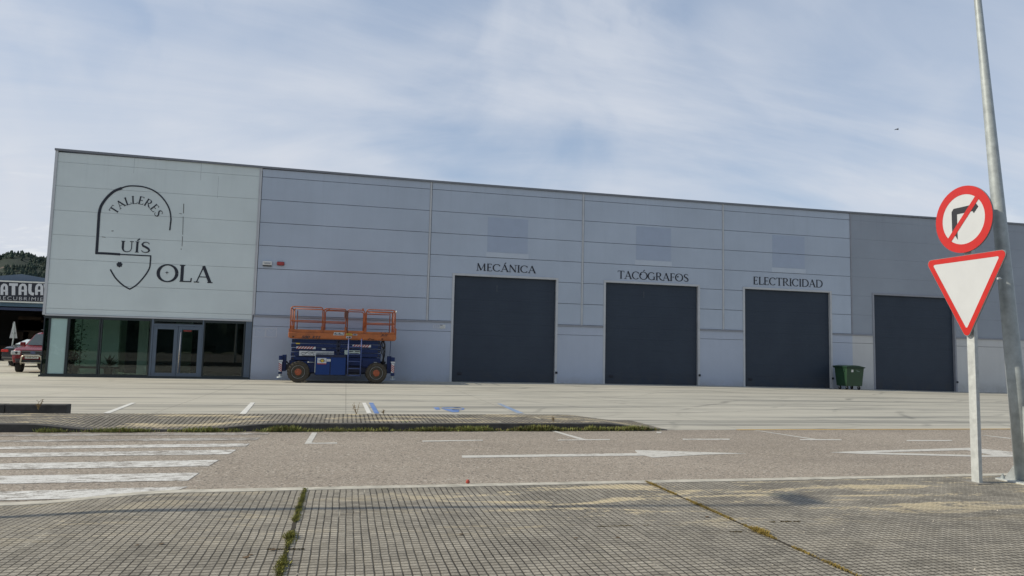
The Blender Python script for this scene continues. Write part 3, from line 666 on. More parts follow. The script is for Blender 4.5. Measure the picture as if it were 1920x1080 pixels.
# TALLERES on an arc
ax, az = s5(412, 384); sc_ = abs(s5(512, 384)[0]-ax)/100
rb = 196*sc_; hh = 80*sc_
T = 'TALLERES'; wtot = textw(T, .05); a0, a1 = 158, 20
cur = 0
for c in T:
    w, st = GL[c]; mid = cur+w/2; ang = R(a0+(a1-a0)*(mid+.02)/wtot); px_, pz_ = ax+rb*math.cos(ang), az+rb*math.sin(ang)
    ux, uz = math.sin(ang), -math.cos(ang); nx_, nz_ = math.cos(ang), math.sin(ang); S = hh*1.02
    tf = lambda x, z: (px_+ux*(x-w/2)*S+nx_*z*hh, pz_+uz*(x-w/2)*S+nz_*z*hh)
    for q in st:
        Q = [(tf(a, b)[0], tf(a, b)[1], ww*hh) for a, b, ww in q]; stroke(m, Q, yy)
    cur += w+.05
m.build('lettering', M_black, bl)
# ghost rectangles left by removed notices
m = MB()
def frame_px(a, t, c, bo, w=.03, diag=False, z5=None):
    x0, z1 = Wd(a, t, D-.02); x1, z0 = Wd(c, bo, D-.02); y = D-.018
    for q in ([(x0, z0), (x0, z1)], [(x1, z0), (x1, z1)], [(x0, z0), (x1, z0)], [(x0, z1), (x1, z1)]): stroke(m, [(p[0], p[1], w) for p in q], y)
    if diag:
        xm = (x0+x1)/2
        for q in ([(x0, z1), (xm, (z0+z1)/2)], [(x1, z1), (xm, (z0+z1)/2)]): stroke(m, [(p[0], p[1], w*.6) for p in q], y)
frame_px(477, 615, 496.5, 632, .02, True); m.build('notice_outline', M_ghost, bl); m = MB(); frame_px(499, 615, 518, 632, .03, True); m.build('notice_outline', M_ghost, bl); m = MB()
frame_px(813, 609, 817, 615, .035); frame_px(820, 609, 824, 615, .035)
m.build('notice_outline', M_ghost, bl)

# ---- glazed corner office on the ground floor
ZT = 2.372
gl = MB()
def fr(a, c, y0=D-.0, y1=D+.08, z0=0, z1=ZT): gl.box(a, c, y0, y1, z0, z1)
m = MB(); m.box(-11.58, -3.86, D-.02, D+.10, -.05, .075); m.build('sill', M_framed, bl)
m = MB(); m.box(-11.56, -3.86, D, D+.09, ZT-.06, ZT); m.build('head_frame', M_framed, bl)
def window(a, c, z0, z1, mat=M_glass, fw_=.05, y=D, fm=M_framed):
    f = MB(); f.box(a, a+fw_, y, y+.08, z0, z1); f.box(c-fw_, c, y, y+.08, z0, z1); f.box(a+fw_, c-fw_, y, y+.08, z1-.04, z1); f.box(a+fw_, c-fw_, y, y+.08, z0, z0+.04)
    fo = f.build('window', fm, bl)
    p = MB(); p.box(a+fw_-.01, c-fw_+.01, y+.035, y+.047, z0+.03, z1-.03); p.build('pane', mat, fo); return fo
window(-11.52, -11.34, .08, ZT-.06, M_glassS, .02); window(-11.34, -10.66, .08, ZT-.06, M_teal)
window(-10.66, -9.52, .08, ZT-.06); window(-9.50, -7.66, .08, ZT-.06)
window(-5.70, -4.10, .08, ZT-.06)
# side glazing round the corner
f = MB(); f.box(-11.56, -11.48, D+.10, D+.16, .0, 2.44); f.box(-11.56, -11.48, D+4.9, D+5.0, 0, 2.44); f.box(-11.56, -11.48, D+2.5, D+2.56, .0, 2.44); f.box(-11.56, -11.48, D+.16, D+4.9, 0, .08)
fo = f.build('window', M_framed, bl); p = MB(); p.box(-11.53, -11.515, D+.16, D+4.9, .08, 2.42); p.build('pane', M_glassS, fo)
m = MB(); m.box(-4.08, -3.84, D-.005, D+.12, .0, ZT); m.build('pier', M_frame, bl)
# entrance: frame, transom light, two leaves
m = MB(); m.box(-7.655, -7.585, D-.015, D+.10, 0, ZT-.0); m.box(-5.745, -5.70, D-.015, D+.10, 0, ZT); m.box(-7.585, -5.745, D-.015, D+.1, 2.10, 2.17); m.build('entrance_frame', M_frame, bl)
window(-7.585, -5.745, 2.17, ZT-.06, M_glass, .03)
for s, (a, c) in enumerate(((-7.58, -6.665), (-6.655, -5.75))):
    f = MB(); w = .145
    f.box(a, a+w, D-.005, D+.055, .03, 2.095); f.box(c-w, c, D-.005, D+.055, .03, 2.095); f.box(a+w, c-w, D-.005, D+.055, 1.96, 2.095); f.box(a+w, c-w, D-.005, D+.055, .03, .21)
    lf = f.build('door_leaf', M_frame, bl, bevel=.006); p = MB(); p.box(a+w-.01, c-w+.01, D+.02, D+.032, .2, 1.97); p.build('pane', M_glass, lf)
    if s == 1:
        h = MB(); h.tube([(a+.09, D-.075, .22), (a+.115, D-.075, 1.86)], .02, 10); h.tube([(a+.09, D-.075, .30), (a+.09, D, .30)], .013); h.tube([(a+.115, D-.075, 1.76), (a+.115, D, 1.76)], .013)
        h.build('pull_handle', pm('brushed_steel', (.62, .58, .52), .3, .8, .05), lf, smooth=True)
        h = MB(); h.box(a+.2, a+.5, D-.012, D-.005, 1.90, 1.93); h.build('closer_label', pm('red_tape', (.45, .05, .05), .5), lf)
# interior
m = MB(); m.box(-11.45, -3.9, D+.12, D+7, -.02, .02); m.build('interior_floor', M_intfloor, bl)
m = MB(); m.box(-11.45, -3.9, D+.12, D+7, 2.44, 2.55); m.build('ceiling', M_int, bl)
m = MB(); m.box(-11.38, -3.9, D+7, D+7.1, .02, 2.44); m.box(-3.9, -3.82, D+.13, D+7, .02, 2.44); m.box(-11.0, -9.55, D+2.6, D+2.75, .02, 2.44); m.box(-8.95, -8.55, D+3.2, D+3.35, .02, 2.44); m.box(-11.3, -11.05, D+2.6, D+2.75, .02, 2.44); m.build('interior_wall', M_int, bl)
m = MB(); m.box(-9.55, -7.55, D+3.6, D+3.7, .02, 2.44); m.box(-6.9, -4.0, D+4.0, D+4.1, .02, 2.44); m.build('dark_opening', M_black, bl)  # black sheets stand in for the shade of the openings inside

# ================================================================== THINGS AT THE BUILDING
M_leaf = pm('leaf_dark', (.012, .028, .013), .5, 0, .35, 6)
M_leafy = pm('leaf_yellow', (.50, .55, .18), .5, 0, .2, 6)
M_stem = pm('stem', (.10, .075, .045), .8, 0, .2, 8)
M_pot = pm('dark_pot', (.06, .058, .055), .6, 0, .15, 5)
M_white = pm('white_plastic', (.62, .63, .60), .45, 0, .05)
def leafquad(mb, p, d, w, up_=Vector((0, 0, 1)), bend=.2):
    d = Vector(d); s = d.cross(up_); s = s.normalized() if s.length > 1e-4 else Vector((1, 0, 0)); s *= w/2; p = Vector(p)
    q = p+d*.5+up_*d.length*bend*.5
    mb.add([p, q-s, p+d, q+s], [(0, 1, 2, 3)])
def potted(loc, h, label, seed, tall=True):
    r = random.Random(seed); e = empty('potted_plant', loc, label, 'plant')
    m = MB(); m.lathe([(0, .13), (.02, .14), (.30, .18), (.33, .19), (.33, .165), (.28, .16)], (0, 0, 0), 'Z', 18); m.build('pot', M_pot, e, world=False, smooth=False)
    if tall:
        m = MB(); tops = []
        for k in range(5):
            a = r.uniform(0, 6.28); pts = [(0, 0, .3)]; x = y = 0
            for i in range(1, 6):
                x += math.cos(a)*r.uniform(.02, .09); y += math.sin(a)*r.uniform(.02, .06); pts.append((x, y, .3+(h-.3)*i/5*(.7+.3*(k % 2))))
            m.tube(pts, [.018, .015, .012, .01, .008, .005], 6); tops += pts[1:]
        m.build('trunk', M_stem, e, world=False)
        m = MB(); m3 = MB()
        for i in range(420):
            p = Vector(r.choice(tops))+Vector((r.gauss(0, .17), r.gauss(0, .12), r.gauss(0, .10))); d = Vector((r.uniform(-1, 1), r.uniform(-1, 1), r.uniform(-.7, .5))).normalized()*r.uniform(.10, .19)
            leafquad(m3 if (i % 16 == 0 and p.z < 1.2) else m, p, d, .09)
        m.build('foliage', M_leaf, e, world=False); m3.build('foliage', M_leafy, e, world=False, label='pale yellow leaves')
    else:
        m = MB()
        for i in range(34):
            a = r.uniform(0, 6.28); el = r.uniform(.15, 1.45); l = r.uniform(.35, .6); d = Vector((math.cos(a)*math.cos(el), math.sin(a)*math.cos(el), math.sin(el)))*l
            leafquad(m, (0, 0, .38), d, .06, bend=.12)
        m.build('foliage', M_leaf, e, world=False)
    e['group'] = 'indoor plants in the office'; return e
potted((-10.62, D+.75, .02), 2.0, 'tall leafy indoor plant behind the first glass pane of the office', 3)
potted((-11.0, D+.6, .02), 1.25, 'low bushy indoor plant with yellow leaves at the office corner', 9)
potted((-9.3, D+.6, .02), .9, 'spiky indoor plant in a dark pot behind the second glass pane', 5, False)
e = empty('display_bench', (-10.1, D+1.3, .02), 'low dark bench behind the first office window', 'bench')
m = MB(); m.box(-.75, .95, -.2, .2, .28, .36); m.build('seat', M_black, e, world=False, bevel=.01)
for x in (-.65, .85):
    m = MB(); m.box(x-.02, x+.02, -.18, .18, 0, .28); m.build('leg', M_galv, e, world=False)

def wallbox(name, px0, py0, px1, py1, depth, mat, label, cat, text=None, rounded=.02):
    x0, z1 = Wd(px0, py0, D-depth); x1, z0 = Wd(px1, py1, D-depth)
    e = empty(name, ((x0+x1)/2, D, (z0+z1)/2), label, cat)
    m = MB(); m.box(x0, x1, D-depth, D-.001, z0, z1); m.build('housing', mat, e, bevel=rounded)
    return e, x0, x1, z0, z1
e, x0, x1, z0, z1 = wallbox('alarm_box', 492.5, 489, 509.5, 497.5, .10, M_white, 'small white alarm box with dark lettering on the wall left of the red one', 'alarm box')
m = MB()
m.box(x0+.10, x1-.04, D-.104, D-.101, z1-.085, z1-.060); m.box(x0+.08, x1-.06, D-.104, D-.101, z0+.045, z0+.075); m.box(x0+.05, x0+.08, D-.104, D-.101, z1-.10, z1-.06)
m.build('lettering', M_trimG, e)
m = MB(); m.box(x0+.01, x1-.01, D-.09, D-.0, z0-.035, z0-.001); m.build('base', M_black, e)
e, x0, x1, z0, z1 = wallbox('siren', 519, 490, 533, 498, .09, pm('red_plastic', (.24, .018, .022), .35, 0, .08), 'small dark red siren on the wall right of the white alarm box', 'siren', rounded=.05)
m = MB(); m.box(x0+.02, x1-.02, D-.10, D-.088, z0+.03, z1-.03); m.build('lens', pm('red_lens', (.32, .03, .03), .2), e, bevel=.01)
e, x0, x1, z0, z1 = wallbox('wall_plate', 825.5, 608.5, 835, 616, .035, M_white, 'small white notice plate beside the first shutter', 'sign', rounded=.004)
m = MB(); m.box(x0+.0, x0+.10, D-.039, D-.036, z1-.045, z1-.005); m.box(x0+.02, x1-.03, D-.039, D-.036, z0+.10, z0+.112); m.box(x0+.02, x1-.05, D-.039, D-.036, z0+.05, z0+.06); m.build('print', M_trimG, e)

# ---------------------------------------------------------------- scissor lift
LY = 28.75                               # its front side
def S(x, y, yy=LY): return Wd(510+x/6.352, 560+y/6.352, yy)
def SX(x, y=600): return S(x, y)[0]
def SZ(x, y): return S(x, y)[1]
M_or = pm('orange_paint', (.40, .125, .038), .55, 0, .14, 3, .05, .4, ((.17, .06, .03), .7))
M_ord = pm('orange_rail', (.33, .095, .035), .5, 0, .2, 5, 0, .4, ((.12, .05, .03), .7))
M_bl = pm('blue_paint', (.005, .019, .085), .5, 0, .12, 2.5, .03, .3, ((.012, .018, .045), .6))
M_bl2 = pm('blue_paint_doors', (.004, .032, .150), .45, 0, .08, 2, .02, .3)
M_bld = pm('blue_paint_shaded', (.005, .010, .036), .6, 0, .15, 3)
M_tyre = pm('lift_tyre', (.055, .047, .034), .9, 0, .35, 9, .3)
M_rim = pm('rim_grey', (.30, .32, .32), .5, .2, .15, 8)
M_hub = pm('orange_hub', (.30, .075, .030), .7, 0, .4, 16)
M_lab = pm('label_white', (.50, .52, .53), .5, 0, .06, 14)
M_red = pm('stripe_red', (.33, .03, .03), .5, 0, .1)
M_yl = pm('label_yellow', (.55, .40, .05), .5)
M_hose = pm('hose_black', (.015, .015, .018), .5)
lf = empty('scissor_lift', (SX(830), LY+.9, 0), 'blue scissor lift with an orange railed platform parked against the grey wall', 'scissor lift')
zt = SZ(830, 397); zd0 = SZ(830, 487); zd1 = SZ(830, 412)
xl, xr = SX(185), SX(1472)
BW = 1.75                                # platform width
m = MB(); m.box(xl+.05, xr-.03, LY, LY+BW, zd0, zd1); m.box(xl, xr, LY-.02, LY+.02, zd0+.03, zd1-.01); m.build('platform_deck', M_or, lf, bevel=.02)
m = MB()
m.box(xl+.0, SX(1085), LY+.03, LY+.06, zd1+.001, SZ(600, 372)); m.box(SX(1105), xr, LY+.03, LY+.06, zd1+.001, SZ(1290, 398)); m.box(xl, xr, LY+BW-.05, LY+BW-.02, zd1+.001, zt+.06)
m.box(xl, xl+.03, LY+.06, LY+BW-.05, zd1+.001, zt+.08); m.box(xr-.03, xr, LY+.06, LY+BW-.05, zd1+.001, zt+.05)
m.build('toe_board', M_or, lf, bevel=.008)
ztop = SZ(830, 118); zmid = SZ(600, 268)
def rail(path, r=.021, name='guard_rail', mat=M_ord):
    mm = MB(); mm.tube(path, r, 8); return mm.build(name, mat, lf, smooth=True)
def hoop(xa, xb, y, z0, z1, r=.022):
    c = .09; pts = [(xa, y, z0), (xa, y, z1-c)]+[(xa+c-c*math.cos(t), y, z1-c+c*math.sin(t)) for t in (R(30), R(60), R(90))]+[(xb-c, y, z1)]+[(xb-c+c*math.sin(t), y, z1-c+c*math.cos(t)) for t in (R(30), R(60), R(90))]+[(xb, y, z0)]
    return rail(pts, r)
yb = LY+BW-.05
for y in (LY+.05, yb):
    hoop(xl+.06, SX(585), y, zd1, ztop+.02); hoop(SX(602), SX(865), y, zd1, ztop-.02); hoop(SX(1110), xr-.05, y, zd1, ztop)
    rail([(xl+.06, y, zmid), (SX(590), y, zmid)]); rail([(SX(590), y, zmid-.01), (SX(865), y, zmid-.01)]); rail([(SX(1115), y, zmid-.02), (xr-.05, y, zmid-.02)])
    rail([(SX(248), y+.03, zd1), (SX(248), y+.03, ztop-.05)], .02); rail([(SX(1420), y+.03, zd1), (SX(1420), y+.03, ztop-.07), (SX(1405), y+.03, ztop-.11), (SX(1130), y+.03, ztop-.11)], .02)
rail([(SX(248), LY+.09, ztop-.06), (SX(860), LY+.09, ztop-.08)], .018)
hoop(SX(885), SX(1085), LY+.05, zd1, ztop-.03); hoop(SX(885), SX(1085), yb, zd1, ztop-.03)
for x in (xl+.06, xr-.05):
    rail([(x, LY+.05, ztop-.03), (x-.02, LY+BW/2, ztop-.02), (x, yb, ztop-.03)]); rail([(x, LY+.05, zmid), (x, yb, zmid)])
    rail([(x, LY+BW*.5, zd1), (x, LY+BW*.5, ztop-.02)])
for sx in (225, 585, 865, 1100, 1462):
    m = MB(); x = SX(sx); m.box(x-.04, x+.04, LY+.0, LY+.03, zd0+.08, zd1+.25); m.build('post_bracket', M_ord, lf, bevel=.005)
m = MB(); m.box(SX(843), SX(893), LY-.05, LY+.05, SZ(868, 235), SZ(868, 140)); m.build('control_box', pm('rusty_box', (.12, .045, .03), .7, 0, .3, 12), lf, bevel=.015)
m = MB(); m.box(SX(1055), SX(1075), LY-.02, LY+.06, SZ(1065, 148), SZ(1065, 116)); m.build('clamp', M_ord, lf); m = MB(); m.box(SX(650), SX(668), LY-.0, LY+.06, SZ(660, 140), SZ(660, 112)); m.build('clamp', M_ord, lf)
rail([(SX(1468), LY+.04, ztop-.02), (SX(1466), LY+.03, ztop-.10)], .034, 'sunlit_corner', M_galv)  # pale piece stands in for sunlight on the right post top
rail([(SX(875), LY-.01, SZ(875, 235)), (SX(880), LY-.03, SZ(880, 320)), (SX(893), LY, SZ(893, 410))], .009, 'cable', M_hose)
# folded scissor arms: stacked long beams, inner and outer pairs
zs_t, zs_b = zd0-.01, SZ(830, 800); nb = 6
for k in range(nb):
    a = zs_b+(zs_t-zs_b)*k/nb; c = zs_b+(zs_t-zs_b)*(k+1)/nb
    xa, xb = SX(222+(k % 2)*5), SX(1300-(k % 2)*9)
    off = .02*(k % 2)
    m = MB(); m.box(xa, xb, LY+.12+off, LY+.22+off, a+.012, c-.012); m.box(xa+.05, xb-.05, LY+BW-.28, LY+BW-.18, a+.012, c-.012); m.build('scissor_arm', M_bl, lf, bevel=.02)
for k in range(nb):
    z = zs_b+(zs_t-zs_b)*(k+.5)/nb
    for sx in (790, 250, 1275): m = MB(); m.tube([(SX(sx), LY+.10, z), (SX(sx), LY+BW-.15, z)], .035, 10); m.build('pivot_pin', M_hose, lf)
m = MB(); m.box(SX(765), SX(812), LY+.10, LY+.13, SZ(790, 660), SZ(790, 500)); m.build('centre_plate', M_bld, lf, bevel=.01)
# chassis
zc0 = SZ(830, 905)
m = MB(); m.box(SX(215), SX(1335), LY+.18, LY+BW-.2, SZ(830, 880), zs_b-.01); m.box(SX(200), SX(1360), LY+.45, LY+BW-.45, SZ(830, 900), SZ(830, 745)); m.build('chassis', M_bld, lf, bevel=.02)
m = MB(); m.box(SX(430), SX(520), LY+.1, LY+.2, SZ(500, 880), SZ(500, 700)); m.build('side_panel', M_bl, lf, bevel=.01); m = MB(); m.box(SX(1085), SX(1300), LY+.08, LY+.18, SZ(1150, 812), SZ(1150, 720)); m.build('side_panel', M_bl, lf, bevel=.01)
rail([(SX(1085), LY+.06, SZ(1090, 815)), (SX(1300), LY+.06, SZ(1300, 822))], .02, 'side_bar', M_bl); rail([(SX(430), LY+.06, SZ(430, 756)), (SX(525), LY+.06, SZ(525, 760))], .014, 'side_bar', M_galvd)
# wheels
def wheel(cx, cy, r, face=-1, par=None, w=.30):
    cz = r
    s = face
    m = MB(); prof = [(-.14, r*.62), (-.16, r*.80), (-.14, r*.93), (-.08, r*.985), (.08, r*.985), (.14, r*.93), (.16, r*.80), (.14, r*.62)]
    m.lathe(prof, (cx, cy, cz), 'Y', 36)
    n = 20
    for i in range(n):
        t = 2*math.pi*i/n
        for sd in (-1, 1):
            tt = t+sd*.5*math.pi/n
            ux, uz = math.cos(tt), math.sin(tt); px_, pz_ = -uz, ux; h = .032
            y0, y1 = (cy-.155, cy+.01) if sd < 0 else (cy-.01, cy+.155)
            vs = []
            for yy in (y0, y1):
                for rr in (r*.93, r*1.0):
                    for q in (-h, h): vs.append((cx+ux*rr+px_*q, yy, cz+uz*rr+pz_*q))
            m.add(vs, [(0, 1, 3, 2), (4, 6, 7, 5), (0, 4, 5, 1), (2, 3, 7, 6), (0, 2, 6, 4), (1, 5, 7, 3)])
    ty = m.build('wheel', M_tyre, par)
    y = cy+s*.15
    m = MB(); m.lathe([(0, r*.62), (-.02*-s, r*.60), (.03*-s, r*.55), (.06*-s, r*.42), (.06*-s, r*.30)] if s < 0 else [(0, r*.62), (-.02, r*.6), (-.06, r*.4)], (cx, y, cz), 'Y', 28, False); m.build('rim', M_rim, ty, smooth=False)
    m = MB(); m.lathe([(.06*-s, r*.34), (.0, r*.31), (-.015*-s, r*.24), (-.02*-s, r*.16)], (cx, y, cz), 'Y', 20)
    for k in range(8):
        a = 2*math.pi*k/8; m.lathe([(.05, .016), (.015, .016)], (cx+r*.40*math.cos(a), y, cz+r*.40*math.sin(a)), 'Y', 8)
    m.build('hub', M_hub, ty)
    m = MB(); m.lathe([(.045*-s, r*.50), (.046*-s, r*.36)] if s > 0 else [(.040, r*.46), (.038, r*.36)], (cx, y, cz), 'Y', 28); m.build('rim_dish', M_hose, ty)
rw = .415
for sx in (312, 1240):
    cx = SX(sx, 900); wheel(cx, LY+.05, rw, -1, lf); wheel(cx, LY+BW-.15, rw, 1, lf)
m = MB()
for sx in (312, 1240): m.tube([(SX(sx, 900), LY+.1, rw), (SX(sx, 900), LY+BW-.2, rw)], .07, 10)
m.build('axle', M_hose, lf)
# engine and battery cabinets
zk0, zk1 = SZ(700, 912), SZ(700, 668)
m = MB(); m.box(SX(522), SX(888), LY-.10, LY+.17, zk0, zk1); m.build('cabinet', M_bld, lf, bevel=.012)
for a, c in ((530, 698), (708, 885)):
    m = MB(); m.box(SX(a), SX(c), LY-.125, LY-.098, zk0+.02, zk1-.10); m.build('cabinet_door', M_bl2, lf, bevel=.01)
m = MB(); m.box(SX(520), SX(528), LY-.13, LY-.05, zk0+.1, zk1); m.build('cabinet_edge', M_galvd, lf)
m = MB(); m.box(SX(548), SX(655), LY-.132, LY-.126, SZ(600, 768), SZ(600, 706)); st = m.build('sticker', M_lab, lf)
m = MB(); cx, cz = S(600, 737); m.add([(cx+.075*math.cos(t), LY-.136, cz+.065*math.sin(t)) for t in [2*math.pi*i/20 for i in range(20)]], [tuple(range(20))]); m.build('emblem', M_yl, st)
m = MB(); stroke(m, [(cx+.068*math.cos(t), cz+.058*math.sin(t), .02) for t in [R(a) for a in range(-60, 261, 20)]], LY-.139); stroke(m, [(cx-.14, cz-.01, .014), (cx-.06, cz-.02, .014)], LY-.139); stroke(m, [(cx+.06, cz-.02, .014), (cx+.14, cz-.01, .014)], LY-.139); m.build('emblem_outline', M_black, st)
m = MB(); m.box(SX(548), SX(655), LY-.132, LY-.126, SZ(600, 780), SZ(600, 770)); m.build('sticker', M_red, lf)
m = MB(); m.box(SX(658), SX(706), LY-.132, LY-.126, SZ(680, 748), SZ(680, 718)); m.box(SX(1222), SX(1256), LY+.07, LY+.078, SZ(1240, 782), SZ(1240, 756)); m.box(SX(592), SX(640), LY+.09, LY+.10, SZ(616, 610), SZ(616, 592)); m.build('sticker', M_lab, lf)
m = MB(); m.box(SX(280), SX(328), LY+.09, LY+.10, SZ(300, 540), SZ(300, 526)); m.box(SX(878), SX(946), LY-.035, LY-.02, SZ(910, 437), SZ(910, 415)); m.build('sticker', M_yl, lf)
m = MB(); m.box(SX(955), SX(1008), LY-.035, LY-.022, SZ(980, 438), SZ(980, 420)); m.box(SX(876), SX(940), LY-.035, LY-.022, SZ(908, 472), SZ(908, 448)); m.build('sticker', M_lab, lf)
m = MB()
for a, c, t, bo in ((884, 900, 455, 466), (908, 932, 452, 468), (962, 1000, 424, 434)): m.box(SX(a), SX(c), LY-.04, LY-.036, SZ(a, bo), SZ(a, t))
m.box(SX(884), SX(938), LY-.04, LY-.036, SZ(910, 431), SZ(910, 427)); m.build('sticker_print', M_bld, lf)
# chevron boards
def chevron(x0, x1, z0, z1, y, n, horiz=True, slant=.09):
    m = MB(); m.box(x0, x1, y, y+.006, z0, z1); m.build('chevron_board', M_lab, lf)
    m = MB()
    if horiz:
        st_ = (x1-x0-slant)/n
        for i in range(n):
            a = x0+i*st_; w = st_*.5; m.add([(a, y-.003, z0), (a+w, y-.003, z0), (a+w+slant, y-.003, z1), (a+slant, y-.003, z1)], [(0, 1, 2, 3)])
    else:
        st_ = (z1-z0-slant)/n
        for i in range(n):
            a = z0+i*st_; w = st_*.52; m.add([(x0, y-.003, a+slant), (x1, y-.003, a), (x1, y-.003, a+w), (x0, y-.003, a+w+slant)], [(0, 1, 2, 3)])
    m.build('chevron_stripes', M_red, lf)
chevron(SX(288), SX(518), SZ(400, 598), SZ(400, 570), LY+.085, 6); chevron(SX(958), SX(1178), SZ(1070, 578), SZ(1070, 550), LY+.085, 6)
# advertising banners on the arms: drawing and lines of print
zA, zB = SZ(530, 683), SZ(530, 625)
m = MB(); m.box(SX(325), SX(740), LY+.082, LY+.09, zA, zB); bn = m.build('banner', M_lab, lf)
m = MB(); y = LY+.079
def bs(pts, w): stroke(m, [S(a, b)+(w,) for a, b in pts], y)
bs([(340, 652), (365, 640), (400, 645), (425, 632), (470, 640), (515, 635)], .016); bs([(350, 668), (385, 660), (420, 640), (450, 662), (480, 645), (500, 668)], .013); bs([(355, 675), (500, 678)], .012)
bs([(525, 648), (735, 645)], .02); bs([(525, 660), (625, 659)], .010); bs([(635, 660), (735, 658)], .012); m.build('print', M_black, bn)
m = MB(); m.box(SX(865), SX(1050), LY+.082, LY+.09, SZ(960, 668), SZ(960, 615)); bn = m.build('banner', pm('label_greenish', (.42, .50, .46), .5), lf)
m = MB(); bs([(918, 628), (968, 628)], .032); bs([(988, 628), (1045, 628)], .032); bs([(905, 655), (1035, 652)], .028); m.build('print', M_black, bn)
# maker's lettering
m = MB(); font_on_wall(m, '500', SX(345), SX(445), SZ(400, 473), SZ(400, 440), LY-.024, .03, .25); font_on_wall(m, 'RTS', SX(472), SX(572), SZ(520, 476), SZ(520, 444), LY-.024, .03, .35, 1.3); font_on_wall(m, 'JLG', SX(1285), SX(1372), SZ(1330, 455), SZ(1330, 422), LY-.024, .03, .35)
m.build('lettering', M_black, lf)
m = MB(); font_on_wall(m, '4x4x2', SX(728), SX(850), SZ(790, 434), SZ(790, 404), LY-.024, .012, .3); m.build('lettering', M_black, lf)
m = MB(); a, c = SX(722), SX(856); zz0, zz1 = SZ(790, 437), SZ(790, 401); m.add([(a, LY-.022, zz0), (c-.02, LY-.022, zz0), (c, LY-.022, zz1), (a+.03, LY-.022, zz1)], [(0, 1, 2, 3)]); m.build('sticker', M_lab, lf)
m = MB()
for a, bb_ in ((253, 452), (1312, 482)):
    x, z = S(a, bb_); m.add([(x+.035*math.cos(t), LY-.024, z+.035*math.sin(t)) for t in [2*math.pi*i/14 for i in range(14)]], [tuple(range(14))])
bs2 = [(1140, 490), (1165, 476), (1190, 486), (1215, 490)]; stroke(m, [S(a, b)+(.03,) for a, b in bs2], LY-.024)
for a in (1300, 1345, 1390): x, z = S(a, 405); m.add([(x-.02, LY-.024, z-.02), (x+.02, LY-.024, z-.02), (x+.03, LY-.024, z+.015), (x-.01, LY-.024, z+.015)], [(0, 1, 2, 3)])
m.build('scuff', pm('dark_rust', (.05, .02, .015), .8), lf)
# ladder
lad = MB()
for (ta, tb) in ((915, 897), (1068, 1048)):
    a = S(ta, 478); c = S(tb, 915); lad.tube([(a[0], LY-.15, a[1]), (c[0], LY-.17, c[1])], .024, 8)
for k, yy_ in enumerate((575, 660, 745, 830, 912)):
    t = (yy_-478)/437; a = S(915-18*t, yy_); c = S(1068-20*t, yy_+3); lad.tube([(a[0], LY-.16, a[1]), (c[0], LY-.16, c[1])], .019, 8)
lad.build('ladder', pm('ladder_blue', (.05, .08, .21), .4, .1, .15, 8), lf, smooth=True)
# outriggers at both ends
for s, (a, c, f0, f1, fl, cw) in enumerate((((88), (172), (88), (132), 92, 1), ((1378), (1470), (1425), (1468), 1445, -1))):
    zt0 = SZ(a, 672+20*s); zb0 = SZ(a, 895+25*s)
    m = MB(); m.box(SX(f0), SX(f1), LY-.02, LY+.16, zb0, zt0-.02); m.box(SX(a+38 if s == 0 else a), SX(c if s == 0 else c-40), LY+.10, LY+.32, zb0+.1, zt0+.02)
    og = m.build('outrigger', M_bl, lf, bevel=.012)
    m = MB(); m.box(SX(f0+2), SX(f1-4), LY-.03, LY-.022, SZ(f0, 868+15*s), SZ(f0, 752+20*s)); m.build('chevron_board', M_lab, og)
    m = MB(); x0, x1 = SX(f0+2), SX(f1-4); z0, z1 = SZ(f0, 868+15*s), SZ(f0, 752+20*s); n = 4; stp = (z1-z0-.08)/n
    for i in range(n): za = z0+i*stp; m.add([(x0, LY-.034, za+.08), (x1, LY-.034, za), (x1, LY-.034, za+stp*.5), (x0, LY-.034, za+stp*.5+.08)], [(0, 1, 2, 3)])
    m.build('chevron_stripes', M_red, og)
    m = MB(); m.box(SX(f0-3), SX(f1+3), LY-.03, LY-.02, SZ(f0, 748+20*s), SZ(f0, 730+20*s)); m.build('label', M_lab, og)
    m = MB(); xm = SX((f0+f1)/2); m.tube([(xm, LY+.07, zb0-.10), (xm, LY+.07, zb0+.05)], .045, 12); m.lathe([(0, .13), (.025, .12), (.04, .06)], (xm, LY+.07, zb0-.14), 'Z', 16); m.build('foot', M_galvd, og)
    m = MB(); m.box(min(SX(c), SX(c+60*cw)) if s == 0 else SX(1335), max(SX(c), SX(c+60*cw)) if s == 0 else SX(1385), LY+.2, LY+.4, SZ(a, 850), SZ(a, 780)); m.tube([(SX(150 if s == 0 else 1360), LY+.2, SZ(200, 730)), (SX(215 if s == 0 else 1330), LY+.25, SZ(200, 790))], .03, 8); m.build('outrigger_beam', M_hose, lf, bevel=.01)
r2 = random.Random(4)
for k in range(7):
    x = SX(1300+r2.uniform(0, 35)); pts = [(x, LY+.15+.03*k, SZ(1300, 500))]
    for j in range(5): pts.append((x+r2.uniform(-.06, .09), LY+.15+.03*k, SZ(1300, 500+60*(j+1))))
    rail(pts, .014, 'hose', M_hose)
rail([(SX(1412), LY+.1, SZ(1412, 500)), (SX(1408), LY+.1, SZ(1408, 690))], .012, 'hose', M_bl); rail([(SX(1310), LY+.1, SZ(1310, 505)), (SX(1345), LY+.1, SZ(1345, 540)), (SX(1330), LY+.1, SZ(1330, 600))], .03, 'hose', M_hose)

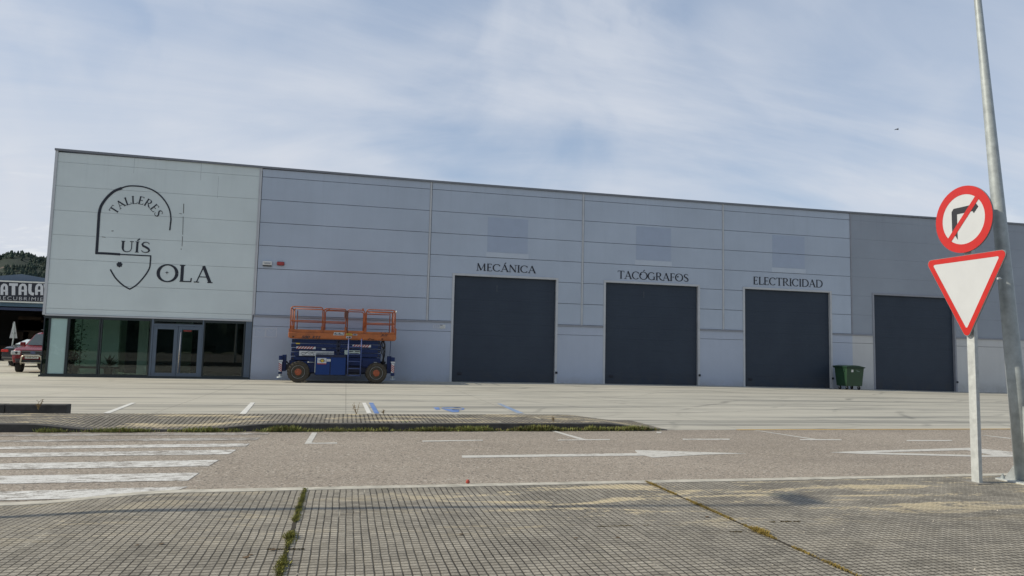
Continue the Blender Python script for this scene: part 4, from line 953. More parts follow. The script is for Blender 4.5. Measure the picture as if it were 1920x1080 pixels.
# ---------------------------------------------------------------- wheeled rubbish bin
bx, by = 24.0, 30.25; bz = LZ(bx, by)
M_bin = pm('bin_green', (.018, .055, .028), .45, 0, .15, 2.5, .03, .5, ((.02, .04, .022), .6))
M_lid = pm('bin_lid_green', (.013, .042, .024), .4, 0, .1)
e = empty('rubbish_bin', (bx, by, bz), 'green four wheeled rubbish container between two shutters on the right', 'bin', R(2)); e.scale = (.80, 1, 1.06)
m = MB(); w0, w1, d0_, d1_, z0, z1 = .575, .62, .34, .44, .17, 1.0
def frus(mb, w0, w1, d0, d1, z0, z1):
    mb.add([(-w0, -d0, z0), (w0, -d0, z0), (w0, d0, z0), (-w0, d0, z0), (-w1, -d1, z1), (w1, -d1, z1), (w1, d1, z1), (-w1, d1, z1)], [(0, 3, 2, 1), (4, 5, 6, 7), (0, 1, 5, 4), (1, 2, 6, 5), (2, 3, 7, 6), (3, 0, 4, 7)])
frus(m, w0, w1, d0_, d1_, z0, z1); m.build('body', M_bin, e, world=False, bevel=.03)
m = MB(); m.box(-.66, .66, -.48, .48, .985, 1.03); m.build('rim', M_lid, e, world=False, bevel=.015)
m = MB(); n = 10; pr = [(-.68+1.36*i/n, 1.035+.085*math.sin(math.pi*min(1, (i+.9)/n*.9+.06))) for i in range(n+1)]
m.prism([(-.68, 1.025)]+pr+[(.68, 1.025)], -.5, .5); m.build('lid', M_lid, e, world=False, bevel=.012)
for x in (-.60, .60):
    m = MB(); m.box(x-.05*(1 if x < 0 else .3), x+.05*(1 if x > 0 else .3), -.3, -.12, .82, .96); m.build('lifting_lug', M_lid, e, world=False, bevel=.01)
for x in (-.44, -.22+0*.1, .46):
    pass
for x, y in ((-.43, -.24), (.43, -.24), (-.43, .24), (.43, .24)):
    m = MB(); m.lathe([(-.025, .03), (-.025, .085), (.025, .085), (.025, .03)], (x, y, .087), 'X', 18); wh = m.build('caster', M_hose, e, world=False)
    m = MB(); m.box(x-.04, x-.03, y-.03, y+.03, .085, .19); m.box(x+.03, x+.04, y-.03, y+.03, .085, .19); m.box(x-.05, x+.05, y-.045, y+.045, .175, .19); m.build('fork', M_galv, wh, world=False)
m = MB(); m.box(-.30, -.17, -.448, -.40, .81, .92); m.build('label', M_white, e, world=False)
m = MB(); m.add([(.02, -.437, .885), (.20, -.437, .885), (.20, -.437, .897), (.02, -.437, .897)], [(0, 1, 2, 3)]); m.box(.10, .30, -.440, -.40, .83, .85); m.build('moulded_lettering', pm('bin_pale', (.16, .24, .20), .6), e, world=False)

# ================================================================== ROAD SIGNS AND LAMP POSTS (right)
M_sred = pm('sign_red', (.44, .020, .016), .32, 0, .05, 6)
M_swhite = pm('sign_white', (.47, .495, .52), .38, 0, .03, 5)
M_sblack = pm('sign_black', (.02, .022, .028), .45)
M_sback = pm('sign_back', (.22, .23, .24), .5, .3, .1)
sb = G(1832, 905, .1)
PY = sb.y; PX = sb.x
e = empty('sign_post', (PX, PY, .1), 'galvanised square post carrying the turn ban and give way signs', 'post')
lean = -.000
m = MB(); m.box(PX-.025, PX+.025, PY-.05, PY+.05, .09, 3.40); m.build('post', M_galv, e, bevel=.004)
m = MB(); m.slab([(PX-.10, PY-.11), (PX+.10, PY-.11), (PX+.10, PY+.11), (PX-.10, PY+.11)], .10, .108); m.build('footing', M_kerb, e)
# the plates face along the road, towards -X
YAWS = R(-90)
def sign_pt(cz):
    ca, sa = math.cos(YAWS), math.sin(YAWS)
    return lambda u, v, w=0.: (PX-.055+u*ca+w*sa, PY-.0+u*sa-w*ca, cz+v)
def plate(f, outline, w0, w1, mb=None):
    mb = mb or MB(); n = len(outline)
    mb.add([f(u, v, w0) for u, v in outline]+[f(u, v, w1) for u, v in outline], [tuple(range(n)), tuple(reversed(range(n, 2*n)))]+[(i, (i+1) % n, (i+1) % n+n, i+n) for i in range(n)]); return mb
def circ(r, n=56): return [(r*math.cos(2*math.pi*i/n), r*math.sin(2*math.pi*i/n)) for i in range(n)]
def rtri(s, rad):         # triangle pointing down with rounded corners, centred on its centroid
    h = s*math.sqrt(3)/2; C3 = [(-s/2, h/3), (s/2, h/3), (0, -2*h/3)]; out = []
    for i, c in enumerate(C3):
        c = Vector(c); k = c.normalized(); ctr = c-k*2*rad; a0 = math.atan2(k.y, k.x)
        for j in range(-5, 6): a = a0+R(12*j)*1.0; out.append((ctr.x+rad*math.cos(a), ctr.y+rad*math.sin(a)))
    # order counter-clockwise
    out.sort(key=lambda q: math.atan2(q[1], q[0])); return out
def ring_plate(f, outer, inner, w):      # a band between two outlines with the same number of points
    mb = MB(); n = len(outer); mb.add([f(u, v, w) for u, v in outer]+[f(u, v, w) for u, v in inner], [(i, (i+1) % n, (i+1) % n+n, i+n) for i in range(n)]); return mb
# circular sign
cs = empty('turn_ban_sign', (PX, PY, 3.06), 'round red and white sign with a struck-out right turn arrow', 'sign')
f = sign_pt(3.061); r = .385
plate(f, circ(r), 0, .016).build('plate', M_sback, cs)
ring_plate(f, circ(r), circ(r*.745), .019).build('red_border', M_sred, cs)
plate(f, circ(r*.745), .015, .0175).build('white_face', M_swhite, cs)
arrow = [(-.154, -.190), (-.117, -.165), (-.08, -.225), (-.08, .072), (.13, .072), (.145, .045), (.208, .110), (.160, .175), (.13, .145), (-.125, .145), (-.154, .112)]
plate(f, arrow, .0176, .0195).build('arrow', M_sblack, cs)
bw = .030; dx, dy = math.cos(R(48)), math.sin(R(48)); L_ = r*.78
plate(f, [(-dx*L_+dy*bw, -dy*L_-dx*bw), (dx*L_+dy*bw, dy*L_-dx*bw), (dx*L_-dy*bw, dy*L_+dx*bw), (-dx*L_-dy*bw, -dy*L_+dx*bw)], .0196, .0212).build('red_bar', M_sred, cs)
# give way sign
gs = empty('give_way_sign', (PX, PY, 2.32), 'red bordered white triangular give way sign below the round one', 'sign')
f = sign_pt(2.323); to = rtri(1.122, .05); ti = rtri(1.122*.80, .016)
plate(f, to, 0, .016).build('plate', M_sback, gs)
to2 = rtri(1.105, .048); ring_plate(f, to2, ti, .019).build('red_border', M_sred, gs); plate(f, ti, .015, .0175).build('white_face', M_swhite, gs)
for par, zz in ((cs, 3.2), (cs, 2.92), (gs, 2.53), (gs, 2.2)):
    m = MB(); m.box(PX-.056, PX+.03, PY-.056, PY+.056, zz-.015, zz+.015); m.build('clamp', M_galvd, par)
m = MB(); m.lathe([(-.03, .012), (.0, .014), (.02, .008)], (PX-.05, PY-.42, 2.34), 'X', 8); m.build('bolt', M_galv, gs)

def lamp_post(base, topx, h, label, lean=(0, 0)):
    e = empty('street_lamp', base, label, 'street lamp', group=None)
    P = lambda z: (lean[0]*z/h, lean[1]*z/h, z)
    m = MB(); m.tube([P(0), P(.02)], [.12, .12], 24); m.tube([P(.0), P(1.2), P(3.2), P(5.6), P(h)], [.098, .086, .068, .038, .030], 28); pl = m.build('pole', M_galvd, e, world=False, smooth=True)
    m = MB(); m.add([(-.2, -.2, 0), (.2, -.2, 0), (.2, .2, 0), (-.2, .2, 0), (-.2, -.2, .018), (.2, -.2, .018), (.2, .2, .018), (-.2, .2, .018)], [(0, 3, 2, 1), (4, 5, 6, 7), (0, 1, 5, 4), (1, 2, 6, 5), (2, 3, 7, 6), (3, 0, 4, 7)])
    m.build('base_plate', M_galv, e, world=False)
    for x, y in ((-.15, -.15), (.15, -.15), (-.15, .15), (.15, .15)):
        m = MB(); m.lathe([(.018, .02), (.045, .02), (.045, .01), (.07, .01)], (x, y, 0), 'Z', 8); m.build('bolt', M_galvd, e, world=False)
    for a in range(4):
        t = R(45+90*a); c, s_ = math.cos(t), math.sin(t); m = MB()
        m.add([(c*.09-s_*.006, s_*.09+c*.006, .018), (c*.2-s_*.006, s_*.2+c*.006, .018), (c*.09-s_*.006, s_*.09+c*.006, .2), (c*.09+s_*.006, s_*.09-c*.006, .018), (c*.2+s_*.006, s_*.2-c*.006, .018), (c*.09+s_*.006, s_*.09-c*.006, .2)], [(0, 1, 2), (3, 5, 4), (0, 3, 4, 1), (1, 4, 5, 2)])
        m.build('gusset', M_galv, e, world=False)
    m = MB(); m.box(lean[0]*.06-.06, lean[0]*.06+.06, -.100, -.08, .45, .85); m.build('hatch', M_galvd, e, world=False)
    t = P(h); m = MB(); m.tube([t, (t[0], t[1]+.06, t[2]+.06), (t[0], t[1]+.12, t[2]+.08)], .03, 12); m.build('arm', M_galvd, e, world=False, smooth=True)
    m = MB(); m.box(t[0]-.14, t[0]+.14, t[1]+.02, t[1]+.55, t[2]+.05, t[2]+.14); m.build('lamp_head', M_sback, e, world=False, bevel=.03)
    return e
lb = G(1923, 904, .1)
lamp_post((lb.x, lb.y, .1), 0, 8.2, 'tall leaning metal lamp post just behind the two road signs', (-.62, 0))
lamp_post((-7.90, 6.91, .03), 0, 8.2, 'lamp post beyond the left edge, casting the long shadow on the paving')

# ================================================================== LEFT BACKGROUND
# neighbouring workshop with its black sign board
NY = 52.0
def Q(x, y, yy=NY): return Wd(x, y, yy)
nb_ = empty('neighbour_building', (Q(40, 600)[0], NY, 0), 'dark open-fronted workshop with a blue grey gable roof behind the parked cars', 'building')
M_nroof = pm('blue_metal_roof', (.10, .14, .20), .5, .2, .1, .6)
M_nblue = pm('blue_beam', (.02, .035, .09), .5, 0, .15, .6); M_nteal = pm('steel_blue_band', (.06, .12, .19), .5, 0, .1, .6)
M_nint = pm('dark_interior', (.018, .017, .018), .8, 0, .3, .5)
xa = Q(-420, 600)[0]; xb = Q(260, 600)[0]
zr0 = Q(40, 527)[1]
xr = Q(37, 513)[0]; zr = Q(37, 513)[1]
m = MB(); m.add([(xa, NY+.3, zr0-1.3), (xr, NY+.3, zr), (xb, NY+.3, zr0-.9+.3), (xb, NY+.3, zr0-.9), (xa, NY+.3, zr0-1.6), (xa, NY+40, zr0-1.3), (xr, NY+40, zr), (xb, NY+40, zr0-.6)], [(0, 1, 6, 5), (1, 2, 7, 6), (0, 4, 3, 2, 1)])
m.build('roof', M_nroof, nb_)
m = MB(); m.box(xa, xb, NY+.28, NY+.34, zr0-.9, zr0-.01); m.build('gable', M_nroof, nb_)
zt_, zb_ = Q(40, 575)[1], Q(40, 569)[1]
m = MB(); m.box(xa, xb, NY-.05, NY+.25, Q(40, 575)[1], Q(40, 566)[1]); m.build('band', M_nteal, nb_)
m = MB(); m.box(xa, xb, NY+.05, NY+.25, Q(40, 582)[1], Q(40, 577)[1]); m.build('beam', M_nblue, nb_)
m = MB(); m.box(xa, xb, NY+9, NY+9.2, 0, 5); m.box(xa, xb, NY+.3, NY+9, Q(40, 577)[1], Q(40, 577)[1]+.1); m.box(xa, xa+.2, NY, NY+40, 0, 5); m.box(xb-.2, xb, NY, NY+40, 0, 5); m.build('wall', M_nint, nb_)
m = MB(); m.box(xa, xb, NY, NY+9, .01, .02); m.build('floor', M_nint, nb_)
for px in (-60, 84):
    m = MB(); x = Q(px, 600)[0]; m.box(x-.15, x+.15, NY+.3, NY+.6, 0, Q(40, 578)[1]); m.build('column', M_nblue, nb_)
m = MB(); rr = random.Random(2)
for k in range(16):
    x = rr.uniform(Q(-80, 600)[0], Q(84, 600)[0]); z = rr.choice((.05, .05, 1.4, 2.1)); w = rr.uniform(.3, 1.2); m.box(x-w, x+w, NY+7, NY+8.5, z, z+rr.uniform(.4, 1.1))
m.build('stored_goods', pm('stored_goods', (.05, .032, .022), .8, 0, .6, .8), nb_)
m = MB(); m.box(Q(48, 620)[0], Q(57, 620)[0], NY+6.8, NY+6.85, Q(48, 621.5)[1], Q(48, 620)[1]); m.build('pale_notice', M_lab, nb_)
# sign board
SY = NY-.35
a0_ = Q(-150, 528, SY); a1_ = Q(112, 531, SY)
ztb, zbb = Q(40, 527, SY)[1], Q(40, 567.5, SY)[1]
sgb = empty('sign_board', (Q(40, 550, SY)[0], SY, zbb), 'black sign board with fat white letters on the neighbouring workshop', 'sign')
m = MB(); m.box(a0_[0], a1_[0], SY, SY+.2, zbb, ztb); m.build('board', M_white, sgb)
m = MB(); m.box(a0_[0]+.1, a1_[0]-.1, SY-.01, SY, zbb+.09, ztb-.09); m.build('face', M_black, sgb)
# fat rounded letters drawn as wide strokes
def W2(x, y): return Wd(x, y, SY-.02)
def fat(mb, strokes_px, w):
    for q in strokes_px:
        P = [W2(*p) for p in q]; stroke(mb, [(a, b, w) for a, b in P], SY-.016)
m = MB()
def zq(x, y): return (x/4.909, 500+y/4.909)
def A_(x0, x1, t=150, bo=262):
    w = x1-x0; l = x0+w*.20; r_ = x1-w*.17
    return [[zq(l, bo-2), zq(l, t+45), zq(l+w*.08, t+26), zq(l+w*.26, t+16), zq(r_-w*.14, t+18), zq(r_, t+34), zq(r_, bo)], [zq(l, t+70), zq(r_, t+72)]]
wd = .165
for x0, x1 in ((4, 72), (168, 248), (320, 398)):
    for q in A_(x0, x1): fat(m, [q], wd if len(q) > 2 else .12)
fat(m, [[zq(84, 163), zq(164, 166)]], .17); fat(m, [[zq(124, 168), zq(124, 262)]], .20)
fat(m, [[zq(278, 158), zq(274, 215), zq(278, 240), zq(292, 250), zq(312, 253)]], .19)
for x0, x1 in ((-78, -6), ): fat(m, [[zq(x1, 172), zq(x0+40, 166), zq(x0+22, 185), zq(x0+20, 230), zq(x0+34, 250), zq(x1, 250)]], wd)
fat(m, [[zq(412, 160), zq(418, 195), zq(440, 215), zq(462, 195), zq(470, 162)], [zq(440, 215), zq(440, 262)]], .16)
m.build('lettering', pm('sign_letter_white', (.52, .54, .58), .5, 0, .03), sgb)
m = MB(); x0, z0 = W2(*zq(0, 308)); x1, z1 = W2(*zq(394, 312)); zh = W2(*zq(0, 276))[1]
font_on_wall(m, 'RECUBRIMIE', x0-.12, x1, (z0+z1)/2, (z0+z1)/2+(zh-z0), SY-.018, -.012, 0, 1.25); m.build('small_lettering', pm('sign_letter_white', (.52, .54, .58)), sgb)

# red off-road car and dark saloon
M_cred = pm('car_red', (.15, .007, .011), .22, .1, .04, 3, 0, .6); M_cblk = pm('car_black', (.022, .025, .032), .12, .1, .05, 3, 0, .6)
M_cgl = pm('car_glass', (.035, .05, .055), .06, 0, .1, 2, 0, .8); M_cpl = pm('car_plastic', (.02, .02, .022), .6); M_chr = pm('chrome_bar', (.50, .46, .38), .25, .7, .1)
M_ctyre = pm('car_tyre', (.018, .018, .018), .85); M_lens = pm('headlight_lens', (.55, .56, .55), .12, .2, .15, 20); M_tail = pm('tail_light', (.40, .02, .015), .2); M_alloy = pm('alloy', (.30, .31, .32), .4, .6)
def car_body(par, st, mat, name='body'):
    """st: stations along x: (x, zbot, zmid, zbelt, ztop, wbot, wmid, wbelt, wtop)"""
    m = MB(); n = 10; vs = []
    for (x, zb, zm, zl, zt, wb, wm, wl, wt) in st:
        ring = [(wb, zb), (wm, zm), (wl, zl), (wt+(wl-wt)*.1, zt-.06*(zt-zl)-.004), (wt*.8, zt), (-wt*.8, zt), (-(wt+(wl-wt)*.1), zt-.06*(zt-zl)-.004), (-wl, zl), (-wm, zm), (-wb, zb)]
        vs += [(x, y, z) for y, z in ring]
    fs = [(i*n+j, i*n+(j+1) % n, (i+1)*n+(j+1) % n, (i+1)*n+j) for i in range(len(st)-1) for j in range(n)]
    fs += [tuple(range(n)), tuple(reversed(range((len(st)-1)*n, len(st)*n)))]
    m.add(vs, fs); return m.build(name, mat, par, world=False, bevel=.03)
def car_wheel(par, x, y, r, w, steer=0):
    s = 1 if y > 0 else -1
    m = MB(); m.lathe([(-w/2, r*.6), (-w/2, r*.9), (-w*.38, r), (w*.38, r), (w/2, r*.9), (w/2, r*.6)], (0, 0, 0), 'Y', 28); o = m.build('wheel', M_ctyre, par, world=False); o.location = (x, y, r); o.rotation_euler = (0, 0, steer)
    m = MB(); m.lathe([(0, r*.62), (-s*.03, r*.5), (-s*.03, r*.15), (s*.01, r*.1)], (0, s*w/2, 0), 'Y', 20, False); m.build('rim', M_alloy, o, world=False)
def blackarch(par, x, y, r):
    m = MB(); m.prism([(x+r*math.cos(t), max(.2, r*.9+r*math.sin(t))) for t in [R(a) for a in range(-20, 201, 14)]], y-.02, y+.02); m.build('wheel_arch', M_cpl, par, world=False)
# off-road car: front towards +x in its own frame
cb = G(41, 697)
fx = Wd(55, 660, 34.3)[0]
e = empty('offroad_car', (fx+.06, 34.3+2.3, 0), 'red off-road car with a steel bull bar facing the camera at the left', 'car', R(-88)); e.scale = (1, .94, 1)
car = e
st = [(2.28, .50, .66, .84, .86, .62, .70, .68, .60), (2.20, .42, .62, .92, .98, .80, .86, .84, .74), (1.95, .40, .62, .98, 1.06, .84, .92, .90, .80), (1.10, .38, .62, 1.04, 1.13, .84, .93, .91, .82),
      (.95, .38, .62, 1.05, 1.16, .84, .93, .91, .80), (.30, .38, .62, 1.07, 1.68, .84, .93, .91, .68), (.0, .38, .62, 1.07, 1.76, .84, .93, .91, .66), (-1.7, .38, .62, 1.08, 1.78, .84, .93, .91, .66), (-2.05, .40, .62, 1.08, 1.70, .84, .92, .90, .66), (-2.2, .45, .62, 1.06, 1.12, .82, .90, .88, .80)]
car_body(car, st, M_cred)
m = MB(); m.add([(.955, -.745, 1.165), (.955, .745, 1.165), (.34, .63, 1.66), (.34, -.63, 1.66)], [(0, 1, 2, 3)]); o_ = m.build('windscreen', M_cgl, car, world=False); o_.location = (.03, 0, .012)
for s in (-1, 1):
    m = MB(); m.add([(.80, s*.925, 1.12), (-1.9, s*.925, 1.12), (-1.8, s*.735, 1.66), (.22, s*.735, 1.63)], [(0, 1, 2, 3)]); m.build('side_window', M_cgl, car, world=False)
    m = MB(); m.box(2.02, 2.30, .50 if s > 0 else -.885, .885 if s > 0 else -.50, .76, .93); m.build('headlight', M_lens, car, world=False, bevel=.03)
    m = MB(); m.lathe([(0, .055), (.02, .05)], (2.295, s*.66, .85), 'X', 14); m.build('lamp_ring', M_cpl, car, world=False)
    m = MB(); m.box(2.20, 2.30, s*.60-.11, s*.60+.11, .52, .60); m.build('fog_lamp', M_cpl, car, world=False, bevel=.015)
    m = MB(); m.box(.70, .84, s*1.0-.10, s*1.0+.10, 1.12, 1.30); m.build('mirror', M_cred, car, world=False, bevel=.03)
    m = MB(); m.tube([(.78, s*.90, 1.16), (.78, s*.98, 1.17)], .02, 8); m.build('mirror_arm', M_cred, car, world=False)
    m = MB(); m.tube([(.0, s*.56, 1.86), (-1.6, s*.56, 1.88)], .025, 8); m.build('roof_rail', M_cpl, car, world=False)
    for x in (1.38, -1.35): car_wheel(car, x, s*.83, .42, .30, R(14) if x > 0 else 0); blackarch(car, x, s*.925, .47)
m = MB(); m.box(2.24, 2.295, -.47, .47, .74, .95); m.build('grille', M_cpl, car, world=False, bevel=.02)
m = MB(); m.box(2.29, 2.305, -.44, .44, .90, .912); m.box(2.29, 2.305, -.44, .44, .80, .812); m.build('grille_bar', M_alloy, car, world=False)
m = MB(); m.lathe([(0, .065), (.012, .06)], (2.30, 0, .855), 'X', 20); o_ = m.build('badge', pm('badge', (.12, .14, .25), .3, .4), car, world=False); o_.scale = (1, 1.7, 1); 
m = MB(); m.box(2.15, 2.36, -.66, .66, .42, .56); m.build('bumper', M_cpl, car, world=False, bevel=.03)
m = MB(); m.tube([(2.36, -.42, .36), (2.42, -.42, .48), (2.44, -.38, .68), (2.43, -.29, .74), (2.43, .29, .74), (2.44, .38, .68), (2.42, .42, .48), (2.36, .42, .36)], .034, 12); m.tube([(2.42, -.41, .43), (2.42, .41, .43)], .03, 10); m.build('bull_bar', M_chr, car, world=False, smooth=True)
m = MB(); m.box(2.40, 2.412, -.27, .27, .61, .72); npl = m.build('number_plate', M_white, car, world=False)
me = font_mesh('1318 DGY', 1.); xs_ = [v.co.x for v in me.vertices]; ys_ = [v.co.y for v in me.vertices]
m = MB(); m.add([(2.416, (v.co.x-min(xs_))/(max(xs_)-min(xs_))*.46-.23, (v.co.y-min(ys_))/(max(ys_)-min(ys_))*.075+.628) for v in me.vertices], [tuple(p_.vertices) for p_ in me.polygons]); m.build('plate_lettering', M_black, npl, world=False)
m = MB(); m.box(-.2, .15, -.45, .45, 1.80, 1.84); m.box(-.3, .1, -.5, .5, 1.84, 1.87); m.build('roof_rack', M_cpl, car, world=False, bevel=.01)
# dark saloon, its rear towards the camera
cb = G(8, 688)
cb = G(11, 688)
e = empty('saloon_car', (Wd(2, 660, 41.5)[0]+1.40, 43.45, 0), 'dark saloon car parked behind the red one, its left tail light showing', 'car', R(75))
car = e
st = [(2.25, .35, .5, .66, .70, .6, .7, .68, .6), (2.0, .25, .5, .76, .82, .8, .88, .86, .76), (1.0, .22, .5, .88, .95, .8, .90, .88, .78), (.2, .22, .5, .93, 1.38, .8, .90, .88, .58), (-.7, .22, .5, .94, 1.43, .8, .90, .88, .56), (-1.55, .25, .5, .95, 1.12, .8, .90, .87, .66), (-2.0, .28, .52, .93, 1.02, .80, .88, .85, .74), (-2.25, .36, .55, .88, .95, .70, .82, .78, .66)]
car_body(car, st, M_cblk)
m = MB(); m.add([(-.86, -.55, 1.40), (-.86, .55, 1.40), (-1.55, .66, 1.135), (-1.55, -.66, 1.135)], [(0, 1, 2, 3)]); o_ = m.build('rear_window', pm('sky_reflection_glass', (.42, .48, .50), .08, 0, .1, 2, 0, .9), car, world=False); o_.location = (-.02, 0, .012)  # sky reflection painted into the window as a bright base colour
for s in (-1, 1):
    m = MB(); m.add([(.75, s*.885, .98), (-1.45, s*.885, .99), (-.9, s*.66, 1.36), (.15, s*.66, 1.35)], [(0, 1, 2, 3)]); m.build('side_window', M_cgl, car, world=False)
    m = MB(); m.box(-2.27, -2.0, s*.46 if s > 0 else -.85, .85 if s > 0 else -.46, .74, .88); m.build('tail_light', M_tail, car, world=False, bevel=.03)
    for x in (1.35, -1.35): car_wheel(car, x, s*.79, .33, .22)
m = MB(); m.box(-2.32, -2.1, -.75, .75, .36, .50); m.build('bumper', M_cpl, car, world=False, bevel=.03)
m = MB(); m.box(-2.275, -2.25, -.26, .26, .62, .72); m.build('number_plate', M_white, car, world=False)

# triangular sign seen from behind and edge-on
tb = G(21, 672); TY = 43.
x0, zt_ = Wd(26.5, 603, TY); _, zb_ = Wd(25, 634, TY); xw0 = Wd(17.5, 634, TY)[0]; xw1 = Wd(32, 634, TY)[0]; xm = (xw0+xw1)/2
e = empty('warning_sign', (xm, TY, 0), 'pale narrow triangular sign on a thin pole behind the dark saloon', 'sign')
m = MB(); m.prism([(xw0, zb_), (xw1, zb_), (x0+.02, zt_), (x0-.02, zt_)], TY, TY+.03); m.build('plate', pm('pale_back', (.42, .43, .44), .5, 0, .05), e)
m = MB(); m.tube([(xm-.08, TY-.05, 0), (xm+.03, TY-.05, zb_), (x0, TY-.05, zt_-.1)], .035, 8); m.build('pole', M_galvd, e)
m = MB(); m.box(xm-.08, xm+.12, TY-.02, TY, zb_+.25, zb_+.30); m.build('clamp', M_sback, e)

# ================================================================== HILLS
M_hill = None
def hill_mat():
    b = NB('hill_scrub'); n = b.noise(.03, 6, .7); n2 = b.noise(.2, 5, .7)
    c = b.mix(b.rng(n, .35, .65), (.028, .038, .034), (.042, .052, .044)); c = b.mix(b.rng(n2, .45, .7, 0, .6), c, (.025, .038, .024))  # bluish tint puts the distance haze into the hill colour
    rk = b.noise(.022, 4, .6, .6, b.pos((1, 1, 1.5), (0, 0, 0), (3, 9, 1)))
    c = b.mix(b.rng(rk, .60, .66, 0, .8), c, (.15, .115, .10)); return b.fin(c, .95, 0, .1)
M_hill = hill_mat()
def hill_h(x, y):
    # a ridge far behind on the left; its crest is given as elevation seen from the road
    az = math.degrees(math.atan2(x, y)); d = math.hypot(x, y)
    crest = .088+.010*math.sin((az+24)*.35)+.005*math.sin(az*1.9)
    keep = sstep(8, -12, az) if False else (1-sstep(-14, 10, az))*.9+.10
    prof = sstep(260, 620, d)*(1-sstep(700, 1100, d))
    return -.95+(crest*d*keep+6*mn.noise((x*.008, y*.008, 0))+3*mn.noise((x*.03, y*.03, 2)))*prof
m = MB(); na, nr = 130, 40; vs = []
for j in range(nr+1):
    d = 250+900*j/nr
    for i in range(na+1):
        az = R(-62+100*i/na); x, y = d*math.sin(az), d*math.cos(az); vs.append((x, y, hill_h(x, y)))
m.add(vs, [(j*(na+1)+i, j*(na+1)+i+1, (j+1)*(na+1)+i+1, (j+1)*(na+1)+i) for j in range(nr) for i in range(na)])
tag(m.build('hills', M_hill, smooth=True), kind='structure')
# wood on the ridge: small conifer crowns, uneven, one mass
def woods(name, label, spots, mat, seed):
    r = random.Random(seed); m = MB()
    for (x, y, z, h, w) in spots:
        n = 6; tiers = 3
        for t in range(tiers):
            zb = z+h*(.12+.27*t); zt = z+h*(.55+.45*(t+1)/tiers-.0); ww = w*(1-.27*t)*r.uniform(.8, 1.15); ox, oy = r.uniform(-.15, .15)*w, r.uniform(-.15, .15)*w
            a0 = r.uniform(0, 6.28); k = [(x+ox+ww*r.uniform(.7, 1.2)*math.cos(a0+2*math.pi*i/n), y+oy+ww*math.sin(a0+2*math.pi*i/n), zb+r.uniform(-.06, .06)*h) for i in range(n)]
            m.add(k+[(x+ox*.5, y+oy*.5, min(zt, z+h))], [(i, (i+1) % n, n) for i in range(n)])
    o = m.build(name, mat); return tag(o, label, 'wood', kind='stuff')
r = random.Random(21); sp = []
M_wood = pm('far_foliage', (.036, .052, .042), .9, 0, .45, .05, 0, .1)  # crowns tinted slightly bluish, haze painted in
while len(sp) < 12000:
    az = R(r.uniform(-50, -6)); d = r.uniform(300, 700); x, y = d*math.sin(az), d*math.cos(az)
    if mn.noise((x*.02, y*.02, 5)) < -.22: continue
    h = r.uniform(2.2, 4.6); sp.append((x, y, hill_h(x, y)-.3, h, h*r.uniform(.28, .48)))
woods('hillside_wood', 'dark green wood covering the far hillside at the left', sp, M_wood, 3)
# unseen trees added behind the camera to darken the reflections in the glass
sp = []
for i in range(1500):
    az = R(r.uniform(100, 260)); d = r.uniform(75, 110); h = r.uniform(7, 13); sp.append((d*math.sin(az), d*math.cos(az), -1, h, h*r.uniform(.25, .4)))
woods('reflected_wood', 'unseen dark row of trees added behind the camera for the glass reflections', sp, M_wood, 4)

# ================================================================== WEEDS, MOSS, LITTER, BIRD
M_weed = pm('weed_green', (.200, .220, .060), .7, 0, .5, 1.8); M_weedd = pm('dry_weed', (.20, .14, .06), .8, 0, .4, 2.2)
def blades(name, label, n, fx, mat, seed, hmin, hmax, wd_=.012):
    r = random.Random(seed); m = MB()
    for i in range(n):
        x, y, z, k = fx(r); h = r.uniform(hmin, hmax)*k; a = r.uniform(0, 6.28); t = r.uniform(.1, .9)
        d = Vector((math.cos(a)*t, math.sin(a)*t, 1)).normalized()*h; leafquad(m, (x, y, z), d, wd_*r.uniform(.6, 1.6)*(1 if h > .04 else 1.4), Vector((math.sin(a), .3, .2)), 0)
    o = m.build(name, mat); return tag(o, label, 'weeds', kind='stuff')
def along_kerb(r):
    while True:
        x = r.uniform(-4.6, 6.0); dens = .30+.9*mn.noise((x*1.6, 3, 1))+.35*mn.noise((x*5, 1, 1))+(.22 if (1.9 < x < 5.6) else 0)
        if r.random() < dens: break
    return x+r.gauss(0, .03), 12.57+r.gauss(0, .03), 0, .45+.75*max(0, dens)
blades('kerb_weeds', 'low green weeds growing along the foot of the far kerb', 9000, along_kerb, M_weed, 5, .03, .13)
blades('kerb_weeds', 'dry brown weeds scattered along the foot of the far kerb', 2200, along_kerb, M_weedd, 6, .02, .12, .01)
def moss_line(xa, ya, xb, yb, seed, label, n, green, w=.018):
    r = random.Random(seed); m = MB(); m2 = MB()
    L_ = math.hypot(xb-xa, yb-ya); k = int(L_/.03)
    left = []; right = []
    for i in range(k+1):
        t = i/k; x = xa+(xb-xa)*t; y = ya+(yb-ya)*t; ww = w*(.55+.6*abs(mn.noise((y*7, seed, 0)))+r.uniform(0, .25)); x += .006*mn.noise((y*9, 2, seed)); left.append((x-ww, y, PZ(x, y)+.0015)); right.append((x+ww, y, PZ(x, y)+.0015))
    n2 = len(left); m.add(left+right, [(i, i+1, n2+i+1, n2+i) for i in range(n2-1)])
    m.build('soil_joint', pm('joint_soil', (.030, .024, .014), .95, 0, .4, 30)); tag(bpy.data.objects[-1] if False else COL.objects[-1], label+', the dark soil', 'moss', kind='stuff')
    for i in range(n):
        t = r.random(); x = xa+(xb-xa)*t; y = ya+(yb-ya)*t; dens = .34+1.4*mn.noise((y*3.1, seed, 4))
        if r.random() > dens: continue
        x += r.gauss(0, w*.65*(.6+dens)); a = r.uniform(0, 6.28); h = r.uniform(.006, .024)*(1+1.0*(dens > .75)); leafquad(m2, (x, y, PZ(x, y)), Vector((math.cos(a)*.7, math.sin(a)*.7, 1)).normalized()*h, .008, Vector((math.sin(a), 0, .3)), 0)
    o = m2.build('moss', green); tag(o, label, 'moss', kind='stuff')
